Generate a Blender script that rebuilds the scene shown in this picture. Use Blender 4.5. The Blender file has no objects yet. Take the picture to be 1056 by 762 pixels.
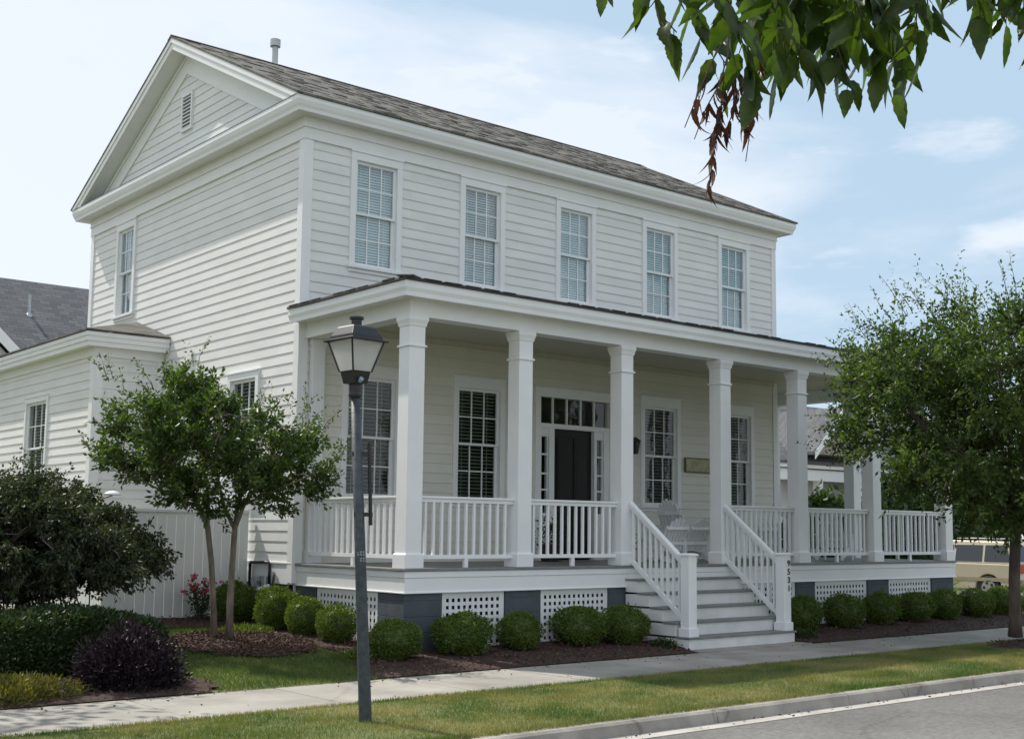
import bpy, bmesh, math, random
import numpy as np
from mathutils import Matrix, Vector, noise

random.seed(7)
RNG = np.random.default_rng(11)
S = bpy.context.scene
COL = S.collection

# ------------------------------------------------------------------ camera
F_PX, CX, CY, IW, IH = 1279.24, 549.89, 409.06, 1056.0, 762.0
CAM = Vector((-8.8413, -12.9414, 1.4782))
RT = Vector((0.764205, -0.644907, 0.009221))
UP = Vector((-0.076449, -0.076378, 0.994144))
FW = Vector((0.640427, 0.760435, 0.107671))
cd = bpy.data.cameras.new('camera')
cam = bpy.data.objects.new('camera', cd)
COL.objects.link(cam)
m = Matrix(((RT.x, UP.x, -FW.x, CAM.x), (RT.y, UP.y, -FW.y, CAM.y), (RT.z, UP.z, -FW.z, CAM.z), (0, 0, 0, 1)))
cam.matrix_world = m
cd.sensor_fit = 'HORIZONTAL'
cd.sensor_width = 36.0
cd.lens = 36.0 * F_PX / IW
cd.shift_x = (IW / 2 - CX) / IW
cd.shift_y = (CY - IH / 2) / IW
cd.clip_start = 0.05
cd.clip_end = 3000
S.camera = cam

# ------------------------------------------------------------------ light
SKY_SHIFT = (0.35, 0.0, 0.2)
SUN = Vector((-1.60, 6.25, 7.8)).normalized()       # direction towards the sun
elev = math.asin(SUN.z)
azim = math.atan2(SUN.x, SUN.y)                     # from +Y towards +X
w = bpy.data.worlds.new('World')
S.world = w
w.use_nodes = True
nt = w.node_tree
for n in list(nt.nodes):
    nt.nodes.remove(n)
N = nt.nodes.new
out = N('ShaderNodeOutputWorld')
bg = N('ShaderNodeBackground')
sky = N('ShaderNodeTexSky')
sky.sky_type = 'NISHITA'
sky.sun_disc = False
sky.sun_elevation = elev
sky.sun_rotation = azim
sky.air_density = 1.0
sky.dust_density = 1.6
sky.ozone_density = 1.2
tc = N('ShaderNodeTexCoord')
mp = N('ShaderNodeMapping')
mp.inputs['Scale'].default_value = (1.0, 1.0, 3.6)
mp.inputs['Rotation'].default_value = (0.1, 0.12, 0.5)
mp.inputs['Location'].default_value = SKY_SHIFT
n1 = N('ShaderNodeTexNoise')
n1.inputs['Scale'].default_value = 1.7
n1.inputs['Detail'].default_value = 9
n1.inputs['Roughness'].default_value = 0.55
n1.inputs['Distortion'].default_value = 0.5
cr = N('ShaderNodeValToRGB')
cr.color_ramp.elements[0].position = 0.40
cr.color_ramp.elements[0].color = (0, 0, 0, 1)
cr.color_ramp.elements[1].position = 0.56
cr.color_ramp.elements[1].color = (1, 1, 1, 1)
mix = N('ShaderNodeMixRGB')
mix.inputs['Fac'].default_value = 0.80
cl_ = N('ShaderNodeMixRGB')
cl_.inputs['Color1'].default_value = (6.4, 8.5, 10.5, 1)      # thin veil over blue
cl_.inputs['Color2'].default_value = (10.7, 11.5, 12.5, 1)     # white cloud
L = nt.links.new
L(tc.outputs['Generated'], mp.inputs['Vector'])
L(mp.outputs[0], n1.inputs['Vector'])
# cloud cover: thicker towards the west and near the horizon, open in the east
dt = N('ShaderNodeVectorMath')
dt.operation = 'DOT_PRODUCT'
dt.inputs[1].default_value = (-0.50, 0.0, -0.42)
ad = N('ShaderNodeMath')
ad.operation = 'ADD'
ad2 = N('ShaderNodeMath')
ad2.operation = 'ADD'
ad2.inputs[1].default_value = 0.475
L(tc.outputs['Generated'], dt.inputs[0])
L(n1.outputs['Fac'], ad.inputs[0])
L(dt.outputs['Value'], ad.inputs[1])
L(ad.outputs[0], ad2.inputs[0])
n2 = N('ShaderNodeTexNoise')                      # small detached wisps
n2.inputs['Scale'].default_value = 6.5
n2.inputs['Detail'].default_value = 7
n2.inputs['Roughness'].default_value = 0.55
r2_ = N('ShaderNodeValToRGB')
r2_.color_ramp.elements[0].position = 0.56
r2_.color_ramp.elements[1].position = 0.74
m3_ = N('ShaderNodeMath')
m3_.operation = 'MULTIPLY_ADD'
m3_.inputs[1].default_value = 0.16
L(mp.outputs[0], n2.inputs['Vector'])
L(n2.outputs['Fac'], r2_.inputs[0])
L(r2_.outputs[0], m3_.inputs[0])
L(ad2.outputs[0], m3_.inputs[2])
L(m3_.outputs[0], cr.inputs[0])
L(cr.outputs[0], cl_.inputs['Fac'])
L(cl_.outputs[0], mix.inputs['Color2'])
L(sky.outputs[0], mix.inputs['Color1'])
L(mix.outputs[0], bg.inputs['Color'])
bg.inputs['Strength'].default_value = 0.075
L(bg.outputs[0], out.inputs['Surface'])
sl = bpy.data.lights.new('sun', 'SUN')
sl.energy = 4.2
sl.angle = math.radians(0.53)
sl.color = (1.0, 0.94, 0.83)
so = bpy.data.objects.new('sun', sl)
so.rotation_euler = SUN.to_track_quat('Z', 'Y').to_euler()
so.location = (0, 0, 30)
COL.objects.link(so)
S.view_settings.view_transform = 'Standard'
S.view_settings.look = 'None'
S.view_settings.gamma = 1
S.view_settings.use_curve_mapping = False
S.view_settings.exposure = 0.30
S.cycles.max_bounces = 8
S.cycles.diffuse_bounces = 6
S.cycles.transparent_max_bounces = 12


def at(u, v, d):
    """point seen at photo pixel u,v at depth d (m) in front of the camera"""
    return CAM + (FW + RT * ((u - CX) / F_PX) - UP * ((v - CY) / F_PX)) * d


# ------------------------------------------------------------------ materials
MATS = {}


def mat(name, col, rough=0.6, var=0.0, scale=6.0, col2=None, bump=0.0, bscale=60.0, metal=0.0, spec=0.4,
        stretch=None, detail=4, ramp=(0.35, 0.65)):
    m = bpy.data.materials.new(name)
    m.use_nodes = True
    t = m.node_tree
    p = t.nodes['Principled BSDF']
    p.inputs['Roughness'].default_value = rough
    p.inputs['Metallic'].default_value = metal
    p.inputs['Specular IOR Level'].default_value = spec
    c1 = (*col, 1)
    if col2 is None and var > 0:
        c1 = (*[max(0, c * (1 - var)) for c in col], 1)
        c2 = (*[min(1, c * (1 + var)) for c in col], 1)
    else:
        c2 = (*(col2 or col), 1)
    tcn = t.nodes.new('ShaderNodeTexCoord')
    mpn = t.nodes.new('ShaderNodeMapping')
    t.links.new(tcn.outputs['Object'], mpn.inputs[0])
    if stretch:
        mpn.inputs['Scale'].default_value = stretch
    nz = t.nodes.new('ShaderNodeTexNoise')
    nz.inputs['Scale'].default_value = scale
    nz.inputs['Detail'].default_value = detail
    nz.inputs['Roughness'].default_value = 0.6
    t.links.new(mpn.outputs[0], nz.inputs['Vector'])
    r = t.nodes.new('ShaderNodeValToRGB')
    r.color_ramp.elements[0].position = ramp[0]
    r.color_ramp.elements[1].position = ramp[1]
    r.color_ramp.elements[0].color = c1
    r.color_ramp.elements[1].color = c2
    t.links.new(nz.outputs['Fac'], r.inputs[0])
    t.links.new(r.outputs[0], p.inputs['Base Color'])
    if bump > 0:
        nb = t.nodes.new('ShaderNodeTexNoise')
        nb.inputs['Scale'].default_value = bscale
        nb.inputs['Detail'].default_value = 5
        t.links.new(mpn.outputs[0], nb.inputs['Vector'])
        b = t.nodes.new('ShaderNodeBump')
        b.inputs['Strength'].default_value = bump
        b.inputs['Distance'].default_value = 0.02
        t.links.new(nb.outputs['Fac'], b.inputs['Height'])
        t.links.new(b.outputs[0], p.inputs['Normal'])
    MATS[name] = m
    return m


def leaf_mat(name, a, b, trans=0.35, rough=0.45, scale=9.0, tcol=None, spec=0.35):
    m = mat(name, a, rough, col2=b, scale=scale, detail=6, ramp=(0.38, 0.62), spec=spec)
    t = m.node_tree
    p = t.nodes['Principled BSDF']
    o = t.nodes['Material Output']
    tr = t.nodes.new('ShaderNodeBsdfTranslucent')
    rmp = [n for n in t.nodes if n.type == 'VALTORGB'][0]
    g = t.nodes.new('ShaderNodeMixRGB')
    g.blend_type = 'MULTIPLY'
    g.inputs['Fac'].default_value = 1
    g.inputs['Color2'].default_value = (*(tcol or (1.9, 2.1, 0.7)), 1)
    t.links.new(rmp.outputs[0], g.inputs['Color1'])
    t.links.new(g.outputs[0], tr.inputs['Color'])
    mx = t.nodes.new('ShaderNodeMixShader')
    mx.inputs[0].default_value = trans
    t.links.new(p.outputs[0], mx.inputs[1])
    t.links.new(tr.outputs[0], mx.inputs[2])
    t.links.new(mx.outputs[0], o.inputs['Surface'])
    return m


def shingle_mat(name, c1, c2, c3, axes, bw=0.28, bh=0.13):
    """asphalt shingles: brick pattern on the slope, two axes picked from object coordinates"""
    m = bpy.data.materials.new(name)
    m.use_nodes = True
    t = m.node_tree
    p = t.nodes['Principled BSDF']
    p.inputs['Roughness'].default_value = 0.92
    p.inputs['Specular IOR Level'].default_value = 0.2
    tcn = t.nodes.new('ShaderNodeTexCoord')
    sp = t.nodes.new('ShaderNodeSeparateXYZ')
    cb = t.nodes.new('ShaderNodeCombineXYZ')
    t.links.new(tcn.outputs['Object'], sp.inputs[0])
    t.links.new(sp.outputs[axes[0]], cb.inputs[0])
    t.links.new(sp.outputs[axes[1]], cb.inputs[1])
    br = t.nodes.new('ShaderNodeTexBrick')
    br.inputs['Scale'].default_value = 1.0
    br.inputs['Brick Width'].default_value = bw
    br.inputs['Row Height'].default_value = bh
    br.inputs['Mortar Size'].default_value = 0.006
    br.inputs['Bias'].default_value = 0.0
    br.inputs['Color1'].default_value = (*c1, 1)
    br.inputs['Color2'].default_value = (*c2, 1)
    br.inputs['Mortar'].default_value = (c1[0] * .5, c1[1] * .5, c1[2] * .5, 1)
    t.links.new(cb.outputs[0], br.inputs['Vector'])
    nz = t.nodes.new('ShaderNodeTexNoise')
    nz.inputs['Scale'].default_value = 2.3
    nz.inputs['Detail'].default_value = 8
    nz.inputs['Roughness'].default_value = 0.75
    t.links.new(cb.outputs[0], nz.inputs['Vector'])
    mx = t.nodes.new('ShaderNodeMixRGB')
    mx.inputs['Color2'].default_value = (*c3, 1)
    rr = t.nodes.new('ShaderNodeValToRGB')
    rr.color_ramp.elements[0].position = 0.42
    rr.color_ramp.elements[1].position = 0.62
    t.links.new(nz.outputs['Fac'], rr.inputs[0])
    ml = t.nodes.new('ShaderNodeMath')
    ml.operation = 'MULTIPLY'
    ml.inputs[1].default_value = 0.6
    t.links.new(rr.outputs[0], ml.inputs[0])
    t.links.new(ml.outputs[0], mx.inputs['Fac'])
    t.links.new(br.outputs['Color'], mx.inputs['Color1'])
    t.links.new(mx.outputs[0], p.inputs['Base Color'])
    b = t.nodes.new('ShaderNodeBump')
    b.inputs['Strength'].default_value = 0.8
    b.inputs['Distance'].default_value = 0.02
    t.links.new(br.outputs['Color'], b.inputs['Height'])
    t.links.new(b.outputs[0], p.inputs['Normal'])
    MATS[name] = m
    return m


def glass_mat(name, tint=(0.9, 0.95, 0.95), base=0.05, mult=1.5):
    m = bpy.data.materials.new(name)
    m.use_nodes = True
    t = m.node_tree
    t.nodes.remove(t.nodes['Principled BSDF'])
    o = t.nodes['Material Output']
    gl = t.nodes.new('ShaderNodeBsdfGlossy')
    gl.inputs['Roughness'].default_value = 0.03
    gl.inputs['Color'].default_value = (1, 1, 1, 1)
    tcg = t.nodes.new('ShaderNodeTexCoord')
    ng = t.nodes.new('ShaderNodeTexNoise')
    ng.inputs['Scale'].default_value = 2.2
    bg_ = t.nodes.new('ShaderNodeBump')
    bg_.inputs['Strength'].default_value = 0.25
    bg_.inputs['Distance'].default_value = 0.03
    t.links.new(tcg.outputs['Object'], ng.inputs['Vector'])
    t.links.new(ng.outputs['Fac'], bg_.inputs['Height'])
    t.links.new(bg_.outputs[0], gl.inputs['Normal'])
    tr = t.nodes.new('ShaderNodeBsdfTransparent')
    tr.inputs['Color'].default_value = (*tint, 1)
    fr = t.nodes.new('ShaderNodeLayerWeight')
    fr.inputs['Blend'].default_value = 0.25
    ma = t.nodes.new('ShaderNodeMath')
    ma.operation = 'MULTIPLY_ADD'
    ma.inputs[1].default_value = mult
    ma.inputs[2].default_value = base
    ma.use_clamp = True
    t.links.new(fr.outputs['Facing'], ma.inputs[0])
    mx = t.nodes.new('ShaderNodeMixShader')
    t.links.new(ma.outputs[0], mx.inputs[0])
    t.links.new(tr.outputs[0], mx.inputs[1])
    t.links.new(gl.outputs[0], mx.inputs[2])
    t.links.new(mx.outputs[0], o.inputs['Surface'])
    MATS[name] = m
    return m


M_SIDING = mat('siding_paint', (0.73, 0.735, 0.725), 0.55, col2=(0.785, 0.79, 0.78), scale=1.3, bump=0.05, bscale=40,
               stretch=(1, 1, 3))
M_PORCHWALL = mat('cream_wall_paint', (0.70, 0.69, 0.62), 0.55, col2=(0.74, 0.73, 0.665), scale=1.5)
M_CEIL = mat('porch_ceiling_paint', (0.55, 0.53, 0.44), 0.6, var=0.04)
M_TRIM = mat('white_trim_paint', (0.79, 0.80, 0.81), 0.45, col2=(0.83, 0.84, 0.85), scale=2.0, bump=0.02, bscale=30)
M_TRIM2 = mat('weathered_white_paint', (0.68, 0.69, 0.68), 0.5, col2=(0.78, 0.785, 0.78), scale=3.0)
M_FLOOR = mat('grey_floor_paint', (0.20, 0.205, 0.20), 0.5, var=0.12, scale=5)
M_FLASH = mat('grey_flashing', (0.12, 0.14, 0.15), 0.5, var=0.1)
M_SHINGLE = shingle_mat('brown_shingles', (0.07, 0.066, 0.06), (0.20, 0.188, 0.168), (0.12, 0.117, 0.112), (0, 1), 0.24, 0.13)
M_SHINGLE2 = shingle_mat('grey_shingles', (0.10, 0.105, 0.115), (0.17, 0.175, 0.185), (0.12, 0.125, 0.135), (0, 1), 0.30, 0.115)
M_PIER = mat('slate_painted_block', (0.075, 0.09, 0.105), 0.7, var=0.12, scale=4, bump=0.2, bscale=30)
M_DARK = mat('dark_interior', (0.012, 0.014, 0.014), 0.8)  # near-black backing: darkness of unlit spaces put into the colour
M_DOOR = mat('black_door_paint', (0.010, 0.008, 0.008), 0.4, var=0.2)
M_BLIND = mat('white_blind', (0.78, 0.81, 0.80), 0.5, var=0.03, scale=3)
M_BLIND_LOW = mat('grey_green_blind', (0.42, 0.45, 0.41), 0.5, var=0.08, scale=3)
M_GLASS = glass_mat('window_glass', (0.70, 0.87, 0.91), 0.13, 0.3)
M_GLASS_LOW = glass_mat('porch_window_glass', (0.78, 0.86, 0.82), 0.04, 0.12)
M_LAMPGLASS = None
M_BLACK = mat('black_metal', (0.012, 0.012, 0.013), 0.38, var=0.3, scale=12, spec=0.5)
M_POLE = mat('grey_green_pole', (0.035, 0.045, 0.052), 0.5, col2=(0.065, 0.08, 0.088), scale=18, bump=0.15, bscale=50)
M_STICKER = mat('faded_sticker', (0.35, 0.37, 0.38), 0.6, var=0.1)
M_METAL = mat('galvanised_metal', (0.42, 0.44, 0.45), 0.42, var=0.1, metal=0.7, scale=9)
M_BRASS = mat('brass', (0.5, 0.38, 0.16), 0.35, metal=0.9)
M_FENCE = mat('white_fence_vinyl', (0.66, 0.67, 0.67), 0.5, col2=(0.72, 0.73, 0.73), scale=2, stretch=(1, 1, .3))
M_CONC = mat('concrete', (0.27, 0.255, 0.23), 0.85, col2=(0.37, 0.35, 0.32), scale=1.7, bump=0.25, bscale=90, detail=9)
M_KERB = mat('kerb_concrete', (0.26, 0.24, 0.22), 0.85, col2=(0.40, 0.37, 0.33), scale=2.2, bump=0.3, bscale=60, detail=9)
M_ASPHALT = mat('worn_asphalt', (0.135, 0.134, 0.13), 0.9, col2=(0.215, 0.212, 0.205), scale=22, bump=0.6, bscale=160, detail=10)
def add_cracks(m, scale, strength=.55):
    t = m.node_tree
    p = t.nodes['Principled BSDF']
    src = p.inputs['Base Color'].links[0].from_socket
    tcn = t.nodes.new('ShaderNodeTexCoord')
    nz = t.nodes.new('ShaderNodeTexNoise')
    nz.inputs['Scale'].default_value = 2.5
    nz.inputs['Detail'].default_value = 6
    av = t.nodes.new('ShaderNodeMixRGB')
    av.blend_type = 'ADD'
    av.inputs['Fac'].default_value = .35
    t.links.new(tcn.outputs['Object'], nz.inputs['Vector'])
    t.links.new(tcn.outputs['Object'], av.inputs['Color1'])
    t.links.new(nz.outputs['Color'], av.inputs['Color2'])
    vo = t.nodes.new('ShaderNodeTexVoronoi')
    vo.feature = 'DISTANCE_TO_EDGE'
    vo.inputs['Scale'].default_value = scale
    t.links.new(av.outputs[0], vo.inputs['Vector'])
    rr = t.nodes.new('ShaderNodeValToRGB')
    rr.color_ramp.elements[0].position = 0.0
    rr.color_ramp.elements[1].position = 0.012
    rr.color_ramp.elements[0].color = (1 - strength, 1 - strength, 1 - strength, 1)
    t.links.new(vo.outputs['Distance'], rr.inputs[0])
    n3 = t.nodes.new('ShaderNodeTexNoise')
    n3.inputs['Scale'].default_value = .55
    n3.inputs['Detail'].default_value = 4
    t.links.new(tcn.outputs['Object'], n3.inputs['Vector'])
    r3 = t.nodes.new('ShaderNodeValToRGB')
    r3.color_ramp.elements[0].position = .38
    r3.color_ramp.elements[0].color = (.80, .79, .78, 1)
    r3.color_ramp.elements[1].position = .62
    r3.color_ramp.elements[1].color = (1.08, 1.07, 1.05, 1)
    t.links.new(n3.outputs['Fac'], r3.inputs[0])
    m1 = t.nodes.new('ShaderNodeMixRGB')
    m1.blend_type = 'MULTIPLY'
    m1.inputs['Fac'].default_value = 1
    m2 = t.nodes.new('ShaderNodeMixRGB')
    m2.blend_type = 'MULTIPLY'
    m2.inputs['Fac'].default_value = 1
    t.links.new(src, m1.inputs['Color1'])
    t.links.new(rr.outputs[0], m1.inputs['Color2'])
    t.links.new(m1.outputs[0], m2.inputs['Color1'])
    t.links.new(r3.outputs[0], m2.inputs['Color2'])
    t.links.new(m2.outputs[0], p.inputs['Base Color'])


add_cracks(M_ASPHALT, .32, .18)
add_cracks(M_CONC, .30, .16)
add_cracks(M_KERB, .5, .35)
M_GRASS = mat('grass_ground', (0.07, 0.10, 0.025), 0.9, col2=(0.18, 0.175, 0.07), scale=0.9, bump=0.4, bscale=80, detail=10)
M_BLADE = leaf_mat('grass_blades', (0.075, 0.13, 0.028), (0.26, 0.235, 0.10), 0.3, 0.6, 0.9, (1.6, 1.7, 0.8))
M_LAWN = leaf_mat('lawn_blades', (0.06, 0.10, 0.024), (0.12, 0.155, 0.045), 0.3, 0.6, 1.2, (1.6, 1.8, 0.7))
M_MULCH = mat('red_brown_mulch', (0.022, 0.012, 0.009), 0.9, col2=(0.07, 0.036, 0.027), scale=25, bump=1.0, bscale=60, detail=8)
M_CHIP = mat('mulch_chips', (0.025, 0.013, 0.010), 0.85, col2=(0.15, 0.085, 0.062), scale=30, detail=3)
M_BARK = mat('tan_bark', (0.13, 0.105, 0.08), 0.8, col2=(0.27, 0.225, 0.18), scale=14, stretch=(1, 1, .25), bump=0.3, bscale=30)
M_BARK2 = mat('grey_bark', (0.07, 0.055, 0.045), 0.85, col2=(0.13, 0.105, 0.09), scale=12, stretch=(1, 1, .3), bump=0.5, bscale=30)
L_MYRTLE = leaf_mat('myrtle_leaves', (0.028, 0.058, 0.014), (0.075, 0.12, 0.028), 0.34, 0.42, 3.0)
L_TREE = leaf_mat('street_tree_leaves', (0.028, 0.055, 0.016), (0.085, 0.125, 0.032), 0.36, 0.45, 2.0)
L_BOX = leaf_mat('boxwood_leaves', (0.022, 0.045, 0.008), (0.15, 0.21, 0.04), 0.28, 0.4, 34.0)
L_HEDGE = leaf_mat('hedge_leaves', (0.014, 0.028, 0.010), (0.05, 0.08, 0.026), 0.2, 0.5, 24.0)
L_WEEP = leaf_mat('weeping_leaves', (0.022, 0.034, 0.015), (0.045, 0.062, 0.024), 0.25, 0.5, 4.0)
L_PURPLE = leaf_mat('purple_leaves', (0.012, 0.009, 0.012), (0.026, 0.016, 0.022), 0.15, 0.5, 5.0, (1.6, 1.0, 1.2))
L_GOLD = leaf_mat('golden_groundcover', (0.075, 0.075, 0.018), (0.16, 0.14, 0.04), 0.3, 0.5, 7.0)
L_ROSE = leaf_mat('rose_leaves', (0.025, 0.045, 0.015), (0.05, 0.08, 0.03), 0.25, 0.45, 9.0)
L_PETAL = leaf_mat('rose_petals', (0.40, 0.03, 0.07), (0.55, 0.10, 0.16), 0.3, 0.5, 14.0, (1.3, .8, .9))
L_BIG = leaf_mat('overhead_leaves', (0.018, 0.036, 0.009), (0.050, 0.075, 0.016), 0.38, 0.33, 16.0, (2.4, 2.8, 0.7))
L_DEAD = leaf_mat('dead_leaves', (0.05, 0.024, 0.016), (0.13, 0.058, 0.034), 0.25, 0.7, 12.0, (1.5, 1.0, 0.8))
L_FAR = leaf_mat('background_leaves', (0.022, 0.045, 0.018), (0.05, 0.085, 0.03), 0.25, 0.5, 0.8)
L_PLUME = leaf_mat('plume_grass', (0.10, 0.14, 0.04), (0.20, 0.22, 0.09), 0.35, 0.5, 3.0)


def board_variation(m, dark=.955):
    t = m.node_tree
    p = t.nodes['Principled BSDF']
    src = p.inputs['Base Color'].links[0].from_socket
    tcn = t.nodes.new('ShaderNodeTexCoord')
    sp = t.nodes.new('ShaderNodeSeparateXYZ')
    ad = t.nodes.new('ShaderNodeMath')
    zz = t.nodes.new('ShaderNodeMath')
    zz.inputs[1].default_value = -1.1
    cb = t.nodes.new('ShaderNodeCombineXYZ')
    br = t.nodes.new('ShaderNodeTexBrick')
    br.inputs['Scale'].default_value = 1
    br.inputs['Brick Width'].default_value = 3.4
    br.inputs['Row Height'].default_value = .151
    br.inputs['Mortar Size'].default_value = .0022
    br.offset = .37
    br.inputs['Color1'].default_value = (dark, dark, dark * .995, 1)
    br.inputs['Color2'].default_value = (1.02, 1.02, 1.02, 1)
    br.inputs['Mortar'].default_value = (.84, .84, .83, 1)
    t.links.new(tcn.outputs['Object'], sp.inputs[0])
    t.links.new(sp.outputs['X'], ad.inputs[0])
    t.links.new(sp.outputs['Y'], ad.inputs[1])
    t.links.new(sp.outputs['Z'], zz.inputs[0])
    t.links.new(ad.outputs[0], cb.inputs[0])
    t.links.new(zz.outputs[0], cb.inputs[1])
    t.links.new(cb.outputs[0], br.inputs['Vector'])
    mx = t.nodes.new('ShaderNodeMixRGB')
    mx.blend_type = 'MULTIPLY'
    mx.inputs['Fac'].default_value = 1
    t.links.new(src, mx.inputs['Color1'])
    t.links.new(br.outputs['Color'], mx.inputs['Color2'])
    t.links.new(mx.outputs[0], p.inputs['Base Color'])


board_variation(M_SIDING)
board_variation(M_PORCHWALL, .96)


# ------------------------------------------------------------------ object helpers
def link(name, me, material=None, parent=None, kind=None):
    o = bpy.data.objects.new(name, me)
    COL.objects.link(o)
    if material is not None and me is not None:
        me.materials.append(material)
    if parent is not None:
        o.parent = parent
        # meshes are written in world coordinates; shift them to the parent's frame
        if me is not None:
            r = parent
            off = Vector((0, 0, 0))
            while r is not None:
                off += r.location
                r = r.parent
            me.transform(Matrix.Translation(-off))
    if kind:
        o['kind'] = kind
    return o


def tag(o, label, cat, group=None):
    o['label'] = label
    o['category'] = cat
    if group:
        o['group'] = group
    return o


def thing(name, label, cat, loc, group=None):
    o = bpy.data.objects.new(name, None)
    o.empty_display_size = 0.2
    COL.objects.link(o)
    o.location = loc
    return tag(o, label, cat, group)


class MB:
    """collects shapes in world coordinates into ONE mesh"""

    def __init__(self):
        self.v = []
        self.f = []

    def add(self, vs, fs):
        k = len(self.v)
        self.v += [tuple(q) for q in vs]
        self.f += [tuple(i + k for i in q) for q in fs]
        return self

    def box(self, x0, x1, y0, y1, z0, z1):
        x0, x1 = min(x0, x1), max(x0, x1)
        y0, y1 = min(y0, y1), max(y0, y1)
        z0, z1 = min(z0, z1), max(z0, z1)
        return self.add([(x0, y0, z0), (x1, y0, z0), (x1, y1, z0), (x0, y1, z0), (x0, y0, z1), (x1, y0, z1), (x1, y1, z1), (x0, y1, z1)],
                        [(0, 3, 2, 1), (4, 5, 6, 7), (0, 1, 5, 4), (1, 2, 6, 5), (2, 3, 7, 6), (3, 0, 4, 7)])

    def prism(self, poly, d):
        """poly: 3D points; extruded by vector d"""
        n = len(poly)
        d = Vector(d)
        vs = [Vector(q) for q in poly] + [Vector(q) + d for q in poly]
        fs = [tuple(range(n))[::-1], tuple(range(n, 2 * n))] + [(i, (i + 1) % n, n + (i + 1) % n, n + i) for i in range(n)]
        return self.add(vs, fs)

    def bar(self, a, b, wd, h, up=(0, 0, 1)):
        a, b = Vector(a), Vector(b)
        d = (b - a).normalized()
        s = d.cross(Vector(up)).normalized() * wd / 2
        u = s.cross(d).normalized() * h / 2
        return self.prism([a - s - u, a + s - u, a + s + u, a - s + u], b - a)

    def tube(self, pts, rs, n=8, cap=True):
        pts = [Vector(q) for q in pts]
        if not isinstance(rs, (list, tuple)):
            rs = [rs] * len(pts)
        k = len(self.v)
        ref = Vector((0.3, 0.9, 0.13))
        for i, q in enumerate(pts):
            if i == 0:
                d = pts[1] - q
            elif i == len(pts) - 1:
                d = q - pts[i - 1]
            else:
                d = pts[i + 1] - pts[i - 1]
            d.normalize()
            r_ = ref if abs(d.dot(ref.normalized())) < .95 else Vector((1, 0, 0))
            a = d.cross(r_).normalized()
            b = d.cross(a).normalized()
            for j in range(n):
                t = 2 * math.pi * j / n
                self.v.append(tuple(q + a * math.cos(t) * rs[i] + b * math.sin(t) * rs[i]))
        for i in range(len(pts) - 1):
            for j in range(n):
                self.f.append((k + i * n + j, k + i * n + (j + 1) % n, k + (i + 1) * n + (j + 1) % n, k + (i + 1) * n + j))
        if cap:
            self.f.append(tuple(k + j for j in range(n)))
            self.f.append(tuple(k + (len(pts) - 1) * n + j for j in range(n)))
        return self

    def rings(self, c, prof, n=4, rot=math.pi / 4, axis=None):
        """stack of regular polygons: prof = [(radius, z)], c = centre"""
        k = len(self.v)
        for r, z in prof:
            for j in range(n):
                t = rot + 2 * math.pi * j / n
                self.v.append((c[0] + r * math.cos(t), c[1] + r * math.sin(t), c[2] + z))
        for i in range(len(prof) - 1):
            for j in range(n):
                self.f.append((k + i * n + j, k + i * n + (j + 1) % n, k + (i + 1) * n + (j + 1) % n, k + (i + 1) * n + j))
        self.f.append(tuple(k + j for j in range(n)))
        self.f.append(tuple(k + (len(prof) - 1) * n + j for j in range(n)))
        return self

    def mesh(self, name, smooth=False, fixn=True):
        me = bpy.data.meshes.new(name)
        me.from_pydata(self.v, [], self.f)
        if fixn:
            b = bmesh.new()
            b.from_mesh(me)
            bmesh.ops.recalc_face_normals(b, faces=b.faces)
            b.to_mesh(me)
            b.free()
        if smooth:
            me.polygons.foreach_set('use_smooth', [True] * len(me.polygons))
        me.update()
        return me

    def build(self, name, material, parent=None, smooth=False, kind=None, bevel=0, fixn=True):
        o = link(name, self.mesh(name, smooth, fixn), material, parent, kind)
        if bevel:
            md = o.modifiers.new('bevel', 'BEVEL')
            md.width = bevel
            md.segments = 2
            md.limit_method = 'ANGLE'
        return o


def fast_mesh(name, V, Fc):
    """V (n,3) array, Fc (m,3) triangles"""
    me = bpy.data.meshes.new(name)
    me.vertices.add(len(V))
    me.vertices.foreach_set('co', np.ascontiguousarray(V, dtype=np.float32).ravel())
    me.loops.add(Fc.size)
    me.loops.foreach_set('vertex_index', np.ascontiguousarray(Fc, dtype=np.int32).ravel())
    me.polygons.add(len(Fc))
    me.polygons.foreach_set('loop_start', np.arange(0, Fc.size, 3, dtype=np.int32))
    me.polygons.foreach_set('loop_total', np.full(len(Fc), 3, dtype=np.int32))
    me.update(calc_edges=True)
    me.validate()
    return me


def unit(a):
    return a / np.maximum(np.linalg.norm(a, axis=1, keepdims=True), 1e-9)


def leaf_arrays(P, A, length, width, fold=0.18, rng=RNG):
    """folded diamond leaves at points P along directions A"""
    n = len(P)
    A = unit(A)
    R = rng.normal(size=(n, 3))
    B = unit(np.cross(A, R))
    C_ = np.cross(A, B)
    Ls = length * rng.uniform(.7, 1.25, (n, 1))
    Ws = width * rng.uniform(.75, 1.2, (n, 1))
    v0 = P
    v1 = P + A * Ls * .42 + B * Ws / 2 + C_ * Ws * fold
    v2 = P + A * Ls
    v3 = P + A * Ls * .42 - B * Ws / 2 + C_ * Ws * fold
    V = np.stack([v0, v1, v2, v3], 1).reshape(-1, 3)
    k = (np.arange(n) * 4)[:, None]
    Fc = np.concatenate([k + np.array([[0, 1, 2]]), k + np.array([[0, 2, 3]])], 1).reshape(-1, 3)
    return V, Fc


def ground_z(x, y):
    t = min(max((y + 1.5) / 5.5, 0), 1)
    z = -0.12 + 0.32 * t
    return z


# ------------------------------------------------------------------ setting: ground, road, pavement
g = MB()
g.add([(-900, -900, -.60), (900, -900, -.60), (900, 900, -.60), (-900, 900, -.60)], [(0, 1, 2, 3)])
g.build('ground', M_GRASS, kind='structure')

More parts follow.
